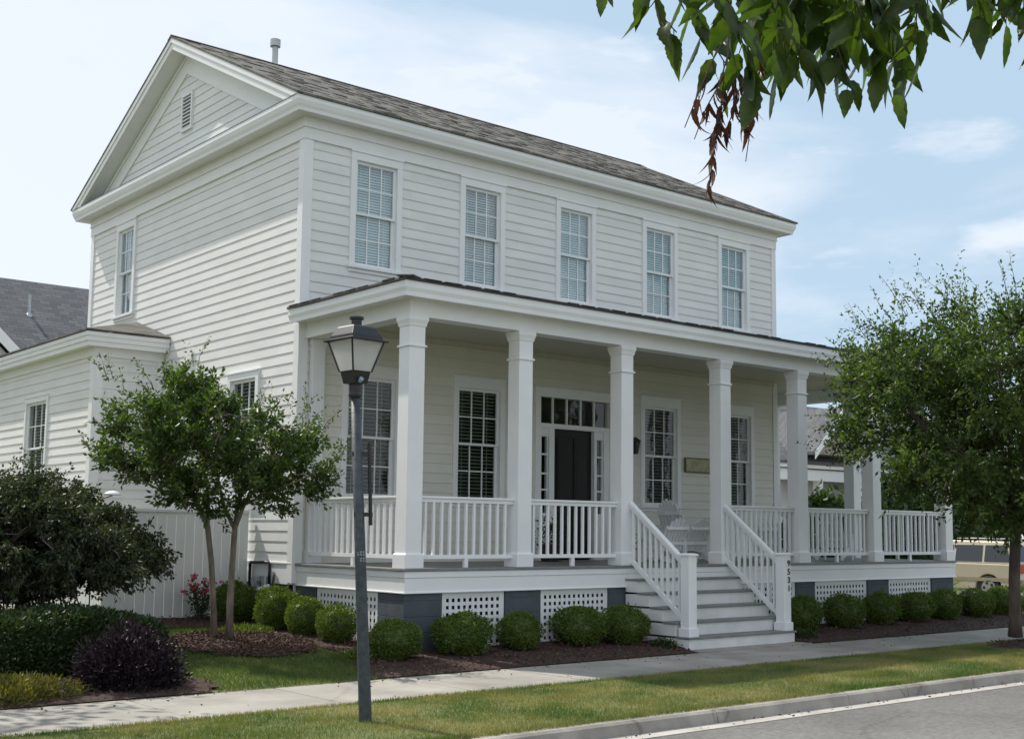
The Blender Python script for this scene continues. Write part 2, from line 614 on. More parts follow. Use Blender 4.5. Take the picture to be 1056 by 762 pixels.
xs = list(np.arange(-90, -12, 6)) + list(np.arange(-12, 22, .35)) + list(np.arange(22, 110, 6))
ys = [-1.5, -1.48] + list(np.arange(-1.2, 8, .35)) + list(np.arange(8, 70, 5))
gv, gf = [], []
for j, y in enumerate(ys):
    for i, x in enumerate(xs):
        z = ground_z(x, y) + (0.012 * noise.noise(Vector((x * 1.3, y * 1.3, 0))) if j > 1 else 0)
        if y > 20:
            z -= (y - 20) * .008
        tq = min(max((x - 14) / 8, 0), 1) * min(max((y + 1.5) / .6, 0), 1)
        z = z * (1 - tq) - .45 * tq
        gv.append((x, y, z))
nx = len(xs)
for j in range(len(ys) - 1):
    for i in range(nx - 1):
        gf.append((j * nx + i, j * nx + i + 1, (j + 1) * nx + i + 1, (j + 1) * nx + i))
MB().add(gv, gf).build('lawn', M_GRASS, kind='structure', smooth=True)

# pavement slabs
rs = random.Random(3)
pv = MB()
x = -60.35
while x < 80:
    ln = 1.52
    dz = rs.uniform(-.002, .002)
    pv.box(x, x + ln - .018, -3.0, -1.5, -.62, -.118 + dz)
    x += ln
pv.build('pavement', M_CONC, kind='structure', bevel=.006)
MB().box(-60, 80, -3.0, -1.5, -.62, -.128).build('pavement_joint_sand', mat('joint_dirt', (.09, .08, .065), .9, var=.2), kind='structure')
# grass verge between pavement and kerb
vv, vf = [], []
vx = list(np.arange(-60, -10, 4)) + list(np.arange(-10, 16, .3)) + list(np.arange(16, 82, 4))
vy = [-5.06, -4.9, -4.6, -4.3, -4.0, -3.7, -3.4, -3.1, -3.0]
for y in vy:
    for x in vx:
        edge = 0 if (y < -5.0 or y > -3.05) else .018
        vv.append((x, y, -.128 + edge + .012 * noise.noise(Vector((x, y * 2, 3)))))
for j in range(len(vy) - 1):
    for i in range(len(vx) - 1):
        n_ = len(vx)
        vf.append((j * n_ + i, j * n_ + i + 1, (j + 1) * n_ + i + 1, (j + 1) * n_ + i))
MB().add(vv, vf).build('grass_verge', M_GRASS, kind='structure', smooth=True)
# kerb, gutter pan and road
kb = MB()
x = -60.9
while x < 80:
    kb.prism([(x, -5.06, -.62), (x, -5.06, -.125), (x, -5.17, -.125), (x, -5.20, -.145), (x, -5.225, -.232), (x, -5.225, -.62)], (3.03, 0, 0))
    x += 3.04
kb.build('kerb', M_KERB, kind='structure')
MB().box(-61, 82, -5.42, -5.225, -.62, -.236).build('gutter', mat('gutter_concrete', (.34, .32, .29), .85, col2=(.46, .43, .40), scale=3, bump=.3, bscale=80), kind='structure')
MB().box(-61, 82, -12.1, -5.42, -.62, -.243).build('road', M_ASPHALT, kind='structure')
MB().box(-61, 82, -12.4, -12.1, -.62, -.13).build('far_kerb', M_KERB, kind='structure')
MB().box(-61, 82, -30, -12.4, -.62, -.125).build('far_verge', M_GRASS, kind='structure')
# side road at the right where the car stands
MB().box(24.0, 31.5, -.4, 60, -.62, -.43).build('side_road', M_ASPHALT, kind='structure')

MB().box(3.74, 6.16, -1.505, -1.22, -.30, -.104).build('landing', M_CONC, kind='structure')
# mulch beds
def bed(name, poly, lift=.022, step=.16):
    """mulch sheet draped on the yard inside a polygon (one sheet)"""
    n = len(poly)

    def inside(x, y):
        c = False
        j = n - 1
        for i in range(n):
            xi, yi = poly[i]
            xj, yj = poly[j]
            if (yi > y) != (yj > y) and x < (xj - xi) * (y - yi) / (yj - yi) + xi:
                c = not c
            j = i
        return c
    me = bmesh.new()
    x0, x1 = min(q[0] for q in poly), max(q[0] for q in poly)
    y0, y1 = min(q[1] for q in poly), max(q[1] for q in poly)
    cells = {}
    nxx, nyy = int((x1 - x0) / step) + 1, int((y1 - y0) / step) + 1
    for i in range(nxx):
        for j in range(nyy):
            cx_, cy_ = x0 + (i + .5) * step, y0 + (j + .5) * step
            if inside(cx_, cy_):
                q = []
                for a, b in ((i, j), (i + 1, j), (i + 1, j + 1), (i, j + 1)):
                    if (a, b) not in cells:
                        X, Y = x0 + a * step, y0 + b * step
                        # pull outline vertices off the grid
                        X += .05 * noise.noise(Vector((X * 4, Y * 4, 1)))
                        Y += .05 * noise.noise(Vector((X * 4, Y * 4, 5)))
                        Y = max(Y, -1.485)
                        z = ground_z(X, Y) + lift + .02 * noise.noise(Vector((X * 3, Y * 3, 0)))
                        if Y < -1.4:
                            z = ground_z(X, Y) + .012
                        cells[(a, b)] = me.verts.new((X, Y, z))
                    q.append(cells[(a, b)])
                me.faces.new(q)
    M = bpy.data.meshes.new(name)
    me.to_mesh(M)
    me.free()
    M.polygons.foreach_set('use_smooth', [True] * len(M.polygons))
    o = link(name, M, M_MULCH, kind='structure')
    return inside, (x0, x1, y0, y1)


BEDS = []
BEDS.append(bed('mulch_bed', [(-1.35, -1.5), (-1.12, -.8), (-.85, .2), (-.78, 1.0), (-.9, 2.0), (-1.35, 2.9), (-2.2, 3.2), (-2.2, 3.96),
                              (.6, 3.96), (.6, .5), (4.0, .5), (4.0, -.9), (3.75, -1.25), (3.75, -1.5)]))
BEDS.append(bed('mulch_bed', [(6.12, -1.5), (6.12, .5), (12.6, .5), (13.3, 1.6), (15.6, 1.6), (16.2, .4), (16.0, -1.5)]))
BEDS.append(bed('mulch_bed', [(-9, -1.5), (-9, 1.8), (-3.0, 1.6), (-2.95, .4), (-3.25, -.4), (-3.05, -1.0), (-3.2, -1.5)]))
ring = [(-1.55 + .85 * math.cos(a), 1.25 + 1.05 * math.sin(a)) for a in np.linspace(0, 2 * math.pi, 20, endpoint=False)]
BEDS.append(bed('mulch_ring', ring, .04))


def in_beds(x, y):
    return any(b[0](x, y) for b in BEDS)


# tree pit of the street tree
TREE_R = (8.80, -3.55)
tp = MB()
nn = 28
cz = -.06
vs = [(TREE_R[0], TREE_R[1] + .05, cz)]
for k, rr in enumerate((.35, .75)):
    for i in range(nn):
        a = 2 * math.pi * i / nn
        q = rr * (1 + .08 * math.sin(3 * a) + .05 * math.cos(5 * a))
        yy = min(TREE_R[1] + q * math.sin(a) * .7, -3.02)
        vs.append((TREE_R[0] + 1.5 * q * math.cos(a), yy, cz - .01 if k == 0 else -.108))
fs = [(0, 1 + i, 1 + (i + 1) % nn) for i in range(nn)] + [(1 + i, 1 + nn + i, 1 + nn + (i + 1) % nn, 1 + (i + 1) % nn) for i in range(nn)]
tp.add(vs, fs).build('mulch_ring', M_MULCH, kind='structure', smooth=True)

# loose chips on the mulch
pts = []
while len(pts) < 15000:
    b = BEDS[random.choice([0, 0, 0, 1, 1, 2, 3, 3])]
    x = random.uniform(b[1][0], b[1][1])
    y = random.uniform(b[1][2], b[1][3])
    if b[0](x, y):
        pts.append((x, y, ground_z(x, y) + (.05 if b is BEDS[3] else .03) + random.uniform(-.006, .012)))
for i in range(700):
    a, r_ = random.uniform(0, 6.28), random.uniform(0, .72)
    pts.append((TREE_R[0] + 1.5 * r_ * math.cos(a), min(TREE_R[1] + r_ * .7 * math.sin(a), -3.05), -.05 - .05 * r_))
P_ = np.array(pts)
A_ = RNG.normal(size=P_.shape)
A_[:, 2] *= .45
V_, F_ = leaf_arrays(P_, A_, .055, .018, .1)
link('mulch_chips', fast_mesh('mulch_chips', V_, F_), M_CHIP, kind='stuff')

# grass blades
def blades(name, n, region, ztest, h, m_, ok=None):
    x0, x1, y0, y1 = region
    x = RNG.uniform(x0, x1, n)
    y = RNG.uniform(y0, y1, n)
    if ok is not None:
        k = np.array([ok(a, b) for a, b in zip(x, y)])
        x, y = x[k], y[k]
    z = np.array([ztest(a, b) for a, b in zip(x, y)])
    n = len(x)
    P = np.stack([x, y, z], 1)
    hh = h * RNG.uniform(.5, 1.25, (n, 1))
    D_ = RNG.normal(size=(n, 3)) * .35
    D_[:, 2] = 1
    D_ = unit(D_)
    T = RNG.uniform(0, 2 * math.pi, n)
    Wd = np.stack([np.cos(T), np.sin(T), np.zeros(n)], 1) * .0035
    V = np.stack([P - Wd, P + Wd, P + D_ * hh], 1).reshape(-1, 3)
    Fc = np.arange(n * 3).reshape(-1, 3)
    return link(name, fast_mesh(name, V, Fc), m_, kind='stuff')


def pit(a, b):
    return ((a - TREE_R[0]) / 1.5) ** 2 + ((b - TREE_R[1]) / .7) ** 2 > .52


blades('grass', 150000, (-7.5, 9.5, -5.09, -2.97), lambda a, b: -.118, .042, M_BLADE, pit)
blades('grass', 60000, (-3.4, -.3, -1.51, 3.95), lambda a, b: ground_z(a, b) + .005, .05, M_LAWN, lambda a, b: not in_beds(a, b))

# taller tufts and clover clumps in the verge, ragged edge over the kerb
def tuft_ok(a, b):
    return noise.noise(Vector((a * 2.1, b * 2.6, 9))) > .22 and pit(a, b)


blades('grass_tufts', 60000, (-7.5, 9.5, -5.06, -3.0), lambda a, b: -.118, .062, M_BLADE, tuft_ok)
blades('grass_edge', 9000, (-7.5, 9.5, -5.13, -5.04), lambda a, b: -.122, .05, M_BLADE)
blades('grass_edge', 7000, (-7.5, 9.5, -3.03, -2.95), lambda a, b: -.120, .035, M_BLADE)
# fallen leaves and grit on the pavement and in the gutter
fp = []
for i in range(330):
    if rs.random() < .6:
        fp.append((rs.uniform(-6, 9), rs.choice([rs.uniform(-3.0, -1.5), rs.gauss(-1.58, .05), rs.gauss(-2.95, .05)]), -.110))
    else:
        fp.append((rs.uniform(-3, 9), rs.gauss(-5.30, .05), -.229))
fp = np.array([q for q in fp if -3.02 < q[1] < -1.48 or q[1] < -5.23])
fa = RNG.normal(size=fp.shape)
fa[:, 2] *= .15
V_, F_ = leaf_arrays(fp, fa, .035, .018, .3)
link('fallen_leaves', fast_mesh('fallen_leaves', V_, F_), M_CHIP, kind='stuff')

# ------------------------------------------------------------------ the house
XW, PY, HW, HD = -0.064, 2.697, 10.675, 8.249       # left wall X, front wall Y, width, depth
XR, YB = XW + HW, PY + HD
XC = [0.0, 1.808, 3.747, 5.914, 7.851, 9.942, 12.246]
CW = 0.24
FZ = 1.0                                             # porch floor
XP = XC[6] + CW                                      # right edge of the porch columns
house = thing('house', 'large white two-storey clapboard house with a columned front porch and front steps', 'house', (5.2, 2.7, -.1))


class Wall:
    """maps (u along, w outward, z) to the world"""

    def __init__(self, kind, c):
        self.k, self.c = kind, c

    def p(self, u, w, z):
        if self.k == 'front':
            return (u, self.c - w, z)
        if self.k == 'left':
            return (self.c - w, u, z)
        if self.k == 'right':
            return (self.c + w, u, z)
        return (u, self.c + w, z)

    def box(self, mb, u0, u1, w0, w1, z0, z1):
        a, b = self.p(u0, w0, z0), self.p(u1, w1, z1)
        mb.box(a[0], b[0], a[1], b[1], a[2], b[2])


def siding(mb, W, lim, z0, z1, holes=(), e=.151, t=.0135, th=.02):
    """lap siding as real sloping courses; lim(z) -> (u0,u1); holes = (u0,u1,z0,z1)"""
    z = z0
    while z < z1 - 1e-6:
        zt = min(z + e, z1)
        brk = sorted({z, zt} | {q for h in holes for q in h[2:4] if z < q < zt})
        for a, b in zip(brk[:-1], brk[1:]):
            segs = [(None, None)]
            ua, ub = lim(a), lim(b)
            if ua[1] - ua[0] < .01:
                continue
            hs = sorted((h[0], h[1]) for h in holes if h[2] < b - 1e-6 and h[3] > a + 1e-6)
            cuts = []
            cur = None
            for h in hs:
                cuts.append((cur, h[0]))
                cur = h[1]
            cuts.append((cur, None))
            for s0, s1 in cuts:
                a0 = ua[0] if s0 is None else s0
                b0 = ub[0] if s0 is None else s0
                a1 = ua[1] if s1 is None else s1
                b1 = ub[1] if s1 is None else s1
                if a1 - a0 < .005:
                    continue
                wa = .002 + t * (1 - (a - z) / e)
                wb = .002 + t * (1 - (b - z) / e)
                vs = [W.p(a0, wa, a), W.p(a1, wa, a), W.p(b1, wb, b), W.p(b0, wb, b), W.p(a0, -th, a), W.p(a1, -th, a), W.p(b1, -th, b), W.p(b0, -th, b)]
                fs = [(0, 1, 2, 3), (4, 7, 6, 5), (0, 3, 7, 4), (1, 5, 6, 2), (3, 2, 6, 7)]
                if a == z:
                    fs.append((0, 4, 5, 1))
                mb.add(vs, fs)
        z = zt


def window(parent, W, u0, u1, z0, z1, low=False, cas=.095, head=.15, sill=.10, cols=3, rows=2, blind=True):
    """double-hung sash window in the opening u0..u1, z0..z1 (glass area plus .045 stiles)"""
    U0, U1, Z0, Z1 = u0 - .045, u1 + .045, z0 - .05, z1 + .045
    c = MB()
    for a, b in ((U0 - cas, U0), (U1, U1 + cas)):
        W.box(c, a, b, -.10, .042, Z0, Z1)
    W.box(c, U0 - cas, U1 + cas, -.10, .042, Z1, Z1 + head)
    W.box(c, U0 - cas - .012, U1 + cas + .012, .042, .058, Z1 + head - .03, Z1 + head)
    wn = c.build('window', M_TRIM, parent, bevel=.004)
    s = MB()
    W.box(s, U0 - cas - .02, U1 + cas + .02, -.10, .07, Z0 - .045, Z0)
    W.box(s, U0 - cas, U1 + cas, -.02, .032, Z0 - sill, Z0 - .045)
    s.build('sill', M_TRIM, wn, bevel=.003)
    zm = (z0 + z1) / 2
    for nm, a, b, wo, nsh in (('upper_sash', zm - .018, Z1, -.010, 0), ('lower_sash', Z0, zm + .018, -.045, 1)):
        f = MB()
        st = .045
        bot = .035 if nsh == 0 else .055
        top = .045 if nsh == 0 else .035
        W.box(f, U0, U0 + st, wo - .032, wo, a, b)
        W.box(f, U1 - st, U1, wo - .032, wo, a, b)
        W.box(f, U0 + st, U1 - st, wo - .032, wo, a, a + bot)
        W.box(f, U0 + st, U1 - st, wo - .032, wo, b - top, b)
        gu0, gu1, gz0, gz1 = U0 + st, U1 - st, a + bot, b - top
        for i in range(1, cols):
            q = gu0 + (gu1 - gu0) * i / cols
            W.box(f, q - .009, q + .009, wo - .026, wo - .006, gz0, gz1)
        for i in range(1, rows):
            q = gz0 + (gz1 - gz0) * i / rows
            W.box(f, gu0, gu1, wo - .0255, wo - .0055, q - .009, q + .009)
        f.build(nm, M_TRIM, wn)
        gl = MB()
        gl.add([W.p(gu0, wo - .018, gz0), W.p(gu1, wo - .018, gz0), W.p(gu1, wo - .018, gz1), W.p(gu0, wo - .018, gz1)], [(0, 1, 2, 3)])
        gl.build('pane', M_GLASS_LOW if low else M_GLASS, wn)
    if blind:
        bl = MB()
        z = Z0 + .03 + random.choice([0, 0, 0, .0])
        k = 0
        t0_ = random.uniform(-.12, .12)
        hw = .022 if not low else .019
        while z < Z1 - .02:
            t = (.55 if low else .95) + t0_ + random.uniform(-.06, .06)
            dw, dz = hw * math.cos(t), hw * math.sin(t)
            wc = -.112
            bl.add([W.p(U0 + .01, wc - dw, z - dz), W.p(U1 - .01, wc - dw, z - dz), W.p(U1 - .01, wc + dw, z + dz), W.p(U0 + .01, wc + dw, z + dz)] if low else
                   [W.p(U0 + .01, wc + dw, z - dz), W.p(U1 - .01, wc + dw, z - dz), W.p(U1 - .01, wc - dw, z + dz), W.p(U0 + .01, wc - dw, z + dz)], [(0, 1, 2, 3)])
            z += .056 if low else .042
        for q in (.2, .8):
            uu = U0 + (U1 - U0) * q
            W.box(bl, uu - .004, uu + .004, -.104, -.101, Z0, Z1)
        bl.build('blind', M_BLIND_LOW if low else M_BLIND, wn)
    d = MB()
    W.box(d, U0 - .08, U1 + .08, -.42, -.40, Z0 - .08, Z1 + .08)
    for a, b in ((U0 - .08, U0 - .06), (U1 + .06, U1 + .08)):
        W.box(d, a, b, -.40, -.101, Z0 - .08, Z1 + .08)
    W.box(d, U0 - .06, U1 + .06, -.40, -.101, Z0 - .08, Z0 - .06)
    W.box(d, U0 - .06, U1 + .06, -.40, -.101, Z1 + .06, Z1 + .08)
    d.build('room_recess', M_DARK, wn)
    return (U0 - .03, U1 + .03, Z0 - .03, Z1 + .03)


WF, WL, WR, WB = Wall('front', PY), Wall('left', XW), Wall('right', XR), Wall('back', YB)
# upper front windows
holes = []
for xc in (1.165, 3.205, 5.245, 7.325, 9.37):
    holes.append(window(house, WF, xc - .32, xc + .32, 5.44, 6.95))
up_holes = list(holes)
low_holes = []
for xc in (1.165, 3.19, 7.335, 9.40):
    low_holes.append(window(house, WF, xc - .375, xc + .375, 2.00, 3.68, low=True, head=.19))
DOOR = (4.36, 6.16, FZ, 3.78)
fw_ = MB()
siding(fw_, WF, lambda z: (XW, XR), 4.45, 7.16, up_holes)
fw_.build('upper_wall_siding', M_SIDING, house, fixn=False)
fw_ = MB()
siding(fw_, WF, lambda z: (XW, XR), 1.0, 4.45, low_holes + [DOOR])
fw_.build('porch_wall_siding', M_PORCHWALL, house, fixn=False)
# left wall
lh = [window(house, WL, 8.90, 9.52, 5.42, 6.94), window(house, WL, 3.98, 4.72, 2.02, 3.70, low=True, head=.13),
      window(house, WL, 6.62, 7.12, 2.3, 3.72, low=True, head=.1)]
lw = MB()
siding(lw, WL, lambda z: (PY, YB), 1.0, 7.16, lh, t=.010)
lw.build('left_wall_siding', M_SIDING, house, fixn=False)
sw = MB()
siding(sw, WR, lambda z: (PY, YB), 1.0, 7.16)
siding(sw, WB, lambda z: (XW, XR), -.1, 7.16)
sw.build('rear_wall_siding', M_SIDING, house, fixn=False)
# dark box added inside the hollow house to block light behind the windows
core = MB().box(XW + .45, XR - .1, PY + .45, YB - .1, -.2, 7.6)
core.build('dark_core', M_DARK, house)
sk = MB()
for Wq, a, b, hl, zt in ((WF, XW + .01, XR - .01, up_holes + low_holes + [DOOR], 7.2), (WL, PY + .01, YB - .01, lh, 7.2), (WR, PY + .01, YB - .01, [], 7.2)):
    us = sorted({a, b} | {h[0] for h in hl} | {h[1] for h in hl})
    for u0, u1 in zip(us[:-1], us[1:]):
        c = sorted((h[2], h[3]) for h in hl if h[0] <= u0 + 1e-6 and h[1] >= u1 - 1e-6)
        z = -.1
        for h0, h1 in c + [(zt, zt)]:
            if h0 - z > .01:
                Wq.box(sk, u0, u1, -.10, -.024, z, h0)
            z = h1
sk.build('wall_sheathing', M_TRIM2, house)

# corner boards, friezes
cb = MB()
cb.box(XW - .03, XW + .12, PY - .03, PY - .0, .72, 7.14)
cb.box(XW - .032, XW, PY - .028, PY + .12, .72, 7.138)
cb.build('corner_board', M_TRIM, house, bevel=.003)
cb = MB()
cb.box(XR - .10, XR + .03, PY - .03, PY, 1.0, 7.14)
cb.box(XR, XR + .032, PY - .028, PY + .12, 1.0, 7.138)
cb.build('corner_board', M_TRIM, house, bevel=.003)
cb = MB()
cb.box(XW - .03, XW, YB - .12, YB + .03, .72, 7.14)
cb.box(XW, XW + .12, YB, YB + .03, .72, 7.138)
cb.build('corner_board', M_TRIM, house, bevel=.003)
fr = MB()
for a, b, t in ((7.142, 7.318, .040), (7.322, 7.52, .052), (7.312, 7.328, .062)):
    fr.box(XW - t, XR + t, PY - t, PY, a, b)
    fr.box(XW - t, XW, PY, YB + t, a, b)
    fr.box(XR, XR + t, PY, YB + t, a, b)
    fr.box(XW, XR, YB, YB + t, a, b)
fr.build('frieze', M_TRIM, house, bevel=.002)
# cornice: soffit + crown running round the house
OV = .335
co = MB()
x0, x1, y0, y1 = XW - OV, XR + OV, PY - .305, YB + .305


def ringbox(mb, o_in, o_out, za, zb):
    X0, X1, Y0, Y1 = XW, XR, PY, YB
    mb.box(X0 - o_out, X1 + o_out, Y0 - o_out, Y0 - o_in, za, zb)
    mb.box(X0 - o_out, X1 + o_out, Y1 + o_in, Y1 + o_out, za, zb)
    mb.box(X0 - o_out, X0 - o_in, Y0 - o_in, Y1 + o_in, za, zb)
    mb.box(X1 + o_in, X1 + o_out, Y0 - o_in, Y1 + o_in, za, zb)


ringbox(co, .0, .262, 7.47, 7.49)         # soffit
# crown: sloping profile swept round
prof = [(.262, 7.455), (.275, 7.455), (.285, 7.50), (.305, 7.54), (.325, 7.60), (.325, 7.665), (.262, 7.665)]
cor = [(XW, PY, -1, -1), (XR, PY, 1, -1), (XR, YB, 1, 1), (XW, YB, -1, 1)]
k0 = len(co.v)
for cx_, cy_, sx, sy in cor:
    for o_, z_ in prof:
        co.v.append((cx_ + sx * o_, cy_ + sy * o_, z_))
np_ = len(prof)
for i in range(4):
    j = (i + 1) % 4
    for a in range(np_):
        b = (a + 1) % np_
        co.f.append((k0 + i * np_ + a, k0 + j * np_ + a, k0 + j * np_ + b, k0 + i * np_ + b))
co.build('cornice', M_TRIM, house)
# main roof
ZE, ZR, YM = 7.70, 9.885, (PY + YB) / 2
ey0, ey1 = PY - .345, YB + .345
gx0, gx1 = XW - .355, XR + .355
slope = (ZR - ZE) / (YM - ey0)
rf = MB()
T = .035
rf.prism([(gx0, ey0, ZE - T), (gx0, ey0, ZE), (gx0, YM, ZR), (gx0, ey1, ZE), (gx0, ey1, ZE - T), (gx0, YM, ZR - T)], (gx1 - gx0, 0, 0))
rc = MB()
rs2 = random.Random(5)
# slightly raised shingle courses so that the slope is not a flat sheet
yy = ey0 + .02
while yy < YM - .1:
    zz = ZE + (yy - ey0) * slope
    x = gx0 + rs2.uniform(0, .3)
    while x < gx1 - .35:
        wd = rs2.uniform(.12, .34)
        if rs2.random() < .55:
            h = rs2.uniform(.006, .013)
            rf.prism([(x, yy, zz + .001), (x, yy, zz + h), (x, yy + .13, zz + .13 * slope + .001)], (wd, 0, 0))
        x += wd + rs2.uniform(.02, .3)
    yy += .14
roof = rf.build('roof', M_SHINGLE, house)
x = gx0
while x < gx1:                                       # ridge cap shingles
    rc.prism([(x, YM - .14, ZR - .062 + .012), (x, YM, ZR + .022), (x, YM + .14, ZR - .062 + .012), (x, YM, ZR - .0)], (.31, 0, 0))
    x += .30
rc.build('ridge_cap', M_SHINGLE, roof)
vt = MB()
vt.tube([(1.64, 6.95, 9.7), (1.64, 6.95, 10.27)], .055, 12)
vt.tube([(1.64, 6.95, 10.27), (1.64, 6.95, 10.40)], .095, 12)
vt.tube([(1.64, 6.95, 10.40), (1.64, 6.95, 10.425)], [.095, .04], 12)
vt.build('vent_pipe', M_METAL, roof, smooth=False)
# gables both ends
for side, W_, sgn in ((XW, WL, -1), (XR, WR, 1)):
    tym = MB()
    drop = .56

    def lim(z):
        h = (z + drop - ZE) / slope
        return (min(ey0 + h, YM), max(ey1 - h, YM))
    siding(tym, W_, lim, 7.72, ZR - drop - .01, [], th=.03)
    tym.build('gable_siding', M_SIDING, house, fixn=False)
    rk = MB()

    def rake(mb, d0, d1, w0, w1):
        """boards following the roof edge, d = depth below the roof surface"""
        for s_ in (0, 1):
            ya = ey0 if s_ == 0 else ey1
            sg = 1 if s_ == 0 else -1
            zc = 7.668
            q = [(ya + sg * max(0, zc - ZE + d0) / slope, zc), (YM, ZR - d0), (YM, ZR - d1), (ya + sg * (zc - ZE + d1) / slope, zc)]
            pts_ = []
            for y, z in q:
                pts_.append((side + sgn * w0, y, z))
            mb.prism(pts_, (sgn * (w1 - w0), 0, 0))
    rake(rk, .036, .12, .315, .345)      # outer fascia
    rake(rk, .12, .235, .285, .325)
    rake(rk, .225, .245, .02, .285)      # soffit
    rake(rk, .235, .60, .0, .035)        # rake frieze board
    rake(rk, .27, .33, .035, .06)
    rk.build('rake_board', M_TRIM, house)
    pc = MB()                            # pent flashing on the horizontal cornice
    pc.prism([(side, ey0 + .35, 7.715), (side + sgn * .332, ey0 + .10, 7.674), (side + sgn * .332, ey1 - .10, 7.674), (side, ey1 - .35, 7.715)], (0, 0, -.008))
    pc.build('cornice_flashing', M_FLASH, house)
    gc = MB().box(side, side - sgn * .1, ey0 + .8, ey1 - .8, 7.5, 7.74)
    gc.prism([(side - sgn * .04, ey0 + .4, 7.7), (side - sgn * .04, YM, ZR - .2), (side - sgn * .04, ey1 - .4, 7.7)], (-sgn * .05, 0, 0))
    gc.build('gable_backing', M_TRIM2, house)
# gable louvre vent
lv = MB()
for a, b in ((6.55, 6.59), (6.93, 6.97)):
    lv.box(XW - .05, XW - .002, a, b, 8.26, 8.92)
lv.box(XW - .05, XW - .002, 6.59, 6.93, 8.26, 8.30)
lv.box(XW - .05, XW - .002, 6.59, 6.93, 8.88, 8.92)
lvo = lv.build('gable_vent', M_TRIM, house)
sl_ = MB()
for i in range(9):
    z = 8.31 + i * .064
    sl_.prism([(XW - .045, 6.59, z), (XW - .018, 6.59, z + .045), (XW - .012, 6.59, z + .045), (XW - .039, 6.59, z)], (0, .34, 0))
sl_.build('louvre', M_TRIM, lvo)
MB().box(XW - .022, XW - .0195, 6.585, 6.935, 8.29, 8.89).build('louvre_backing', M_FLOOR, lvo)

# ------------------------------------------------------------------ porch
# floor and trim
pf = MB()
pf.box(-.05, XP + .05, -.05, PY, FZ - .035, FZ)
pf.box(XR, XP + .05, PY, 4.1, FZ - .035, FZ)
pf.build('porch_floor', M_FLOOR, house, bevel=.006)
sx0, sx1 = 3.80, 6.10
pt = MB()


def skirt(mb, o, za, zb, gap=None):
    segs = [(-o, XP + o)] if gap is None else [(-o, gap[0]), (gap[1], XP + o)]
    for a, b in segs:
        mb.box(a, b, -o, -o + .03, za, zb)
    mb.box(-o, -o + .03, -o + .03, PY, za, zb)
    mb.box(XP + o - .03, XP + o, -o + .03, 4.1, za, zb)


skirt(pt, .030, .885, FZ - .037)
skirt(pt, .020, .70, .883)
skirt(pt, .036, .690, .706)
pt.box(XW - .02, XW, PY, YB, .70, .99)
pt.box(XW - .035, XW, PY, YB, .985, 1.01)
pt.build('porch_skirt', M_TRIM, house, bevel=.003)
# foundation piers with block joints
pr = [(-.01, .58), (1.61, 2.23), (3.50, 3.84), (6.0, 6.35), (7.75, 8.25), (9.73, 10.37), (11.73, 12.46)]
for a, b in pr:
    p_ = MB()
    z = -.2
    while z < .69:
        p_.box(a + .002, b - .002, .004, .40, z, min(z + .196, .69))
        z += .2
    p_.box(a + .008, b - .008, .010, .39, -.2, .69)
    if a < 0:
        z = -.2
        while z < .69:
            p_.box(a + .002, .40, .402, .60, z, min(z + .196, .69))
            z += .2
    p_.build('pier', M_PIER, house, bevel=.004)
fb = MB()
fb.box(XW + .01, XW + .3, PY + .02, YB, -.2, .70)
fb.box(.3, XR, PY + .02, PY + .3, -.2, .99)
fb.box(-.005, .4, 2.15, PY, -.2, .69)
fb.box(XP - .4, XP - .02, 2.3, 4.1, -.2, .69)
fb.build('foundation', M_PIER, house)
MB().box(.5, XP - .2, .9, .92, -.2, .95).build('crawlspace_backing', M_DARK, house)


def lattice(a, b, z0, z1, along='x', c=.03):
    """one framed lattice panel"""
    fr_ = MB()

    def bx(mb, u0, u1, w0, w1, q0, q1):
        if along == 'x':
            mb.box(u0, u1, c + w0, c + w1, q0, q1)
        elif along == 'yl':
            mb.box(c + w0, c + w1, u0, u1, q0, q1)
        else:
            mb.box(c - w0, c - w1, u0, u1, q0, q1)
    fw = .055
    bx(fr_, a, a + fw, 0, .03, z0, z1)
    bx(fr_, b - fw, b, 0, .03, z0, z1)
    bx(fr_, a + fw, b - fw, 0, .03, z1 - fw, z1)
    bx(fr_, a + fw, b - fw, 0, .03, z0, z0 + fw)
    o = fr_.build('lattice_panel', M_TRIM, house)
    lt = MB()
    n = max(2, round((b - a - 2 * fw) / .088))
    pitch = (b - a - 2 * fw) / n
    for i in range(n + 1):
        q = a + fw + i * pitch
        bx(lt, max(a + fw, q - .0225), min(b - fw, q + .0225), .005, .012, z0 + fw, z1 - fw)
    m_ = max(2, round((z1 - z0 - 2 * fw) / .088))
    pitch = (z1 - z0 - 2 * fw) / m_
    for i in range(m_ + 1):
        q = z0 + fw + i * pitch
        bx(lt, a + fw, b - fw, .0125, .019, max(z0 + fw, q - .0225), min(z1 - fw, q + .0225))
    lt.build('lattice', M_TRIM, o)


for a, b in ((.585, 1.605), (2.235, 3.495), (6.36, 7.745), (8.255, 9.725), (10.375, 11.725)):
    lattice(a, b, -.06, .688)
lattice(.605, 2.14, -.05, .688, 'yl', .012)
lattice(.5, 2.25, -.05, .688, 'yr', XP - .012)


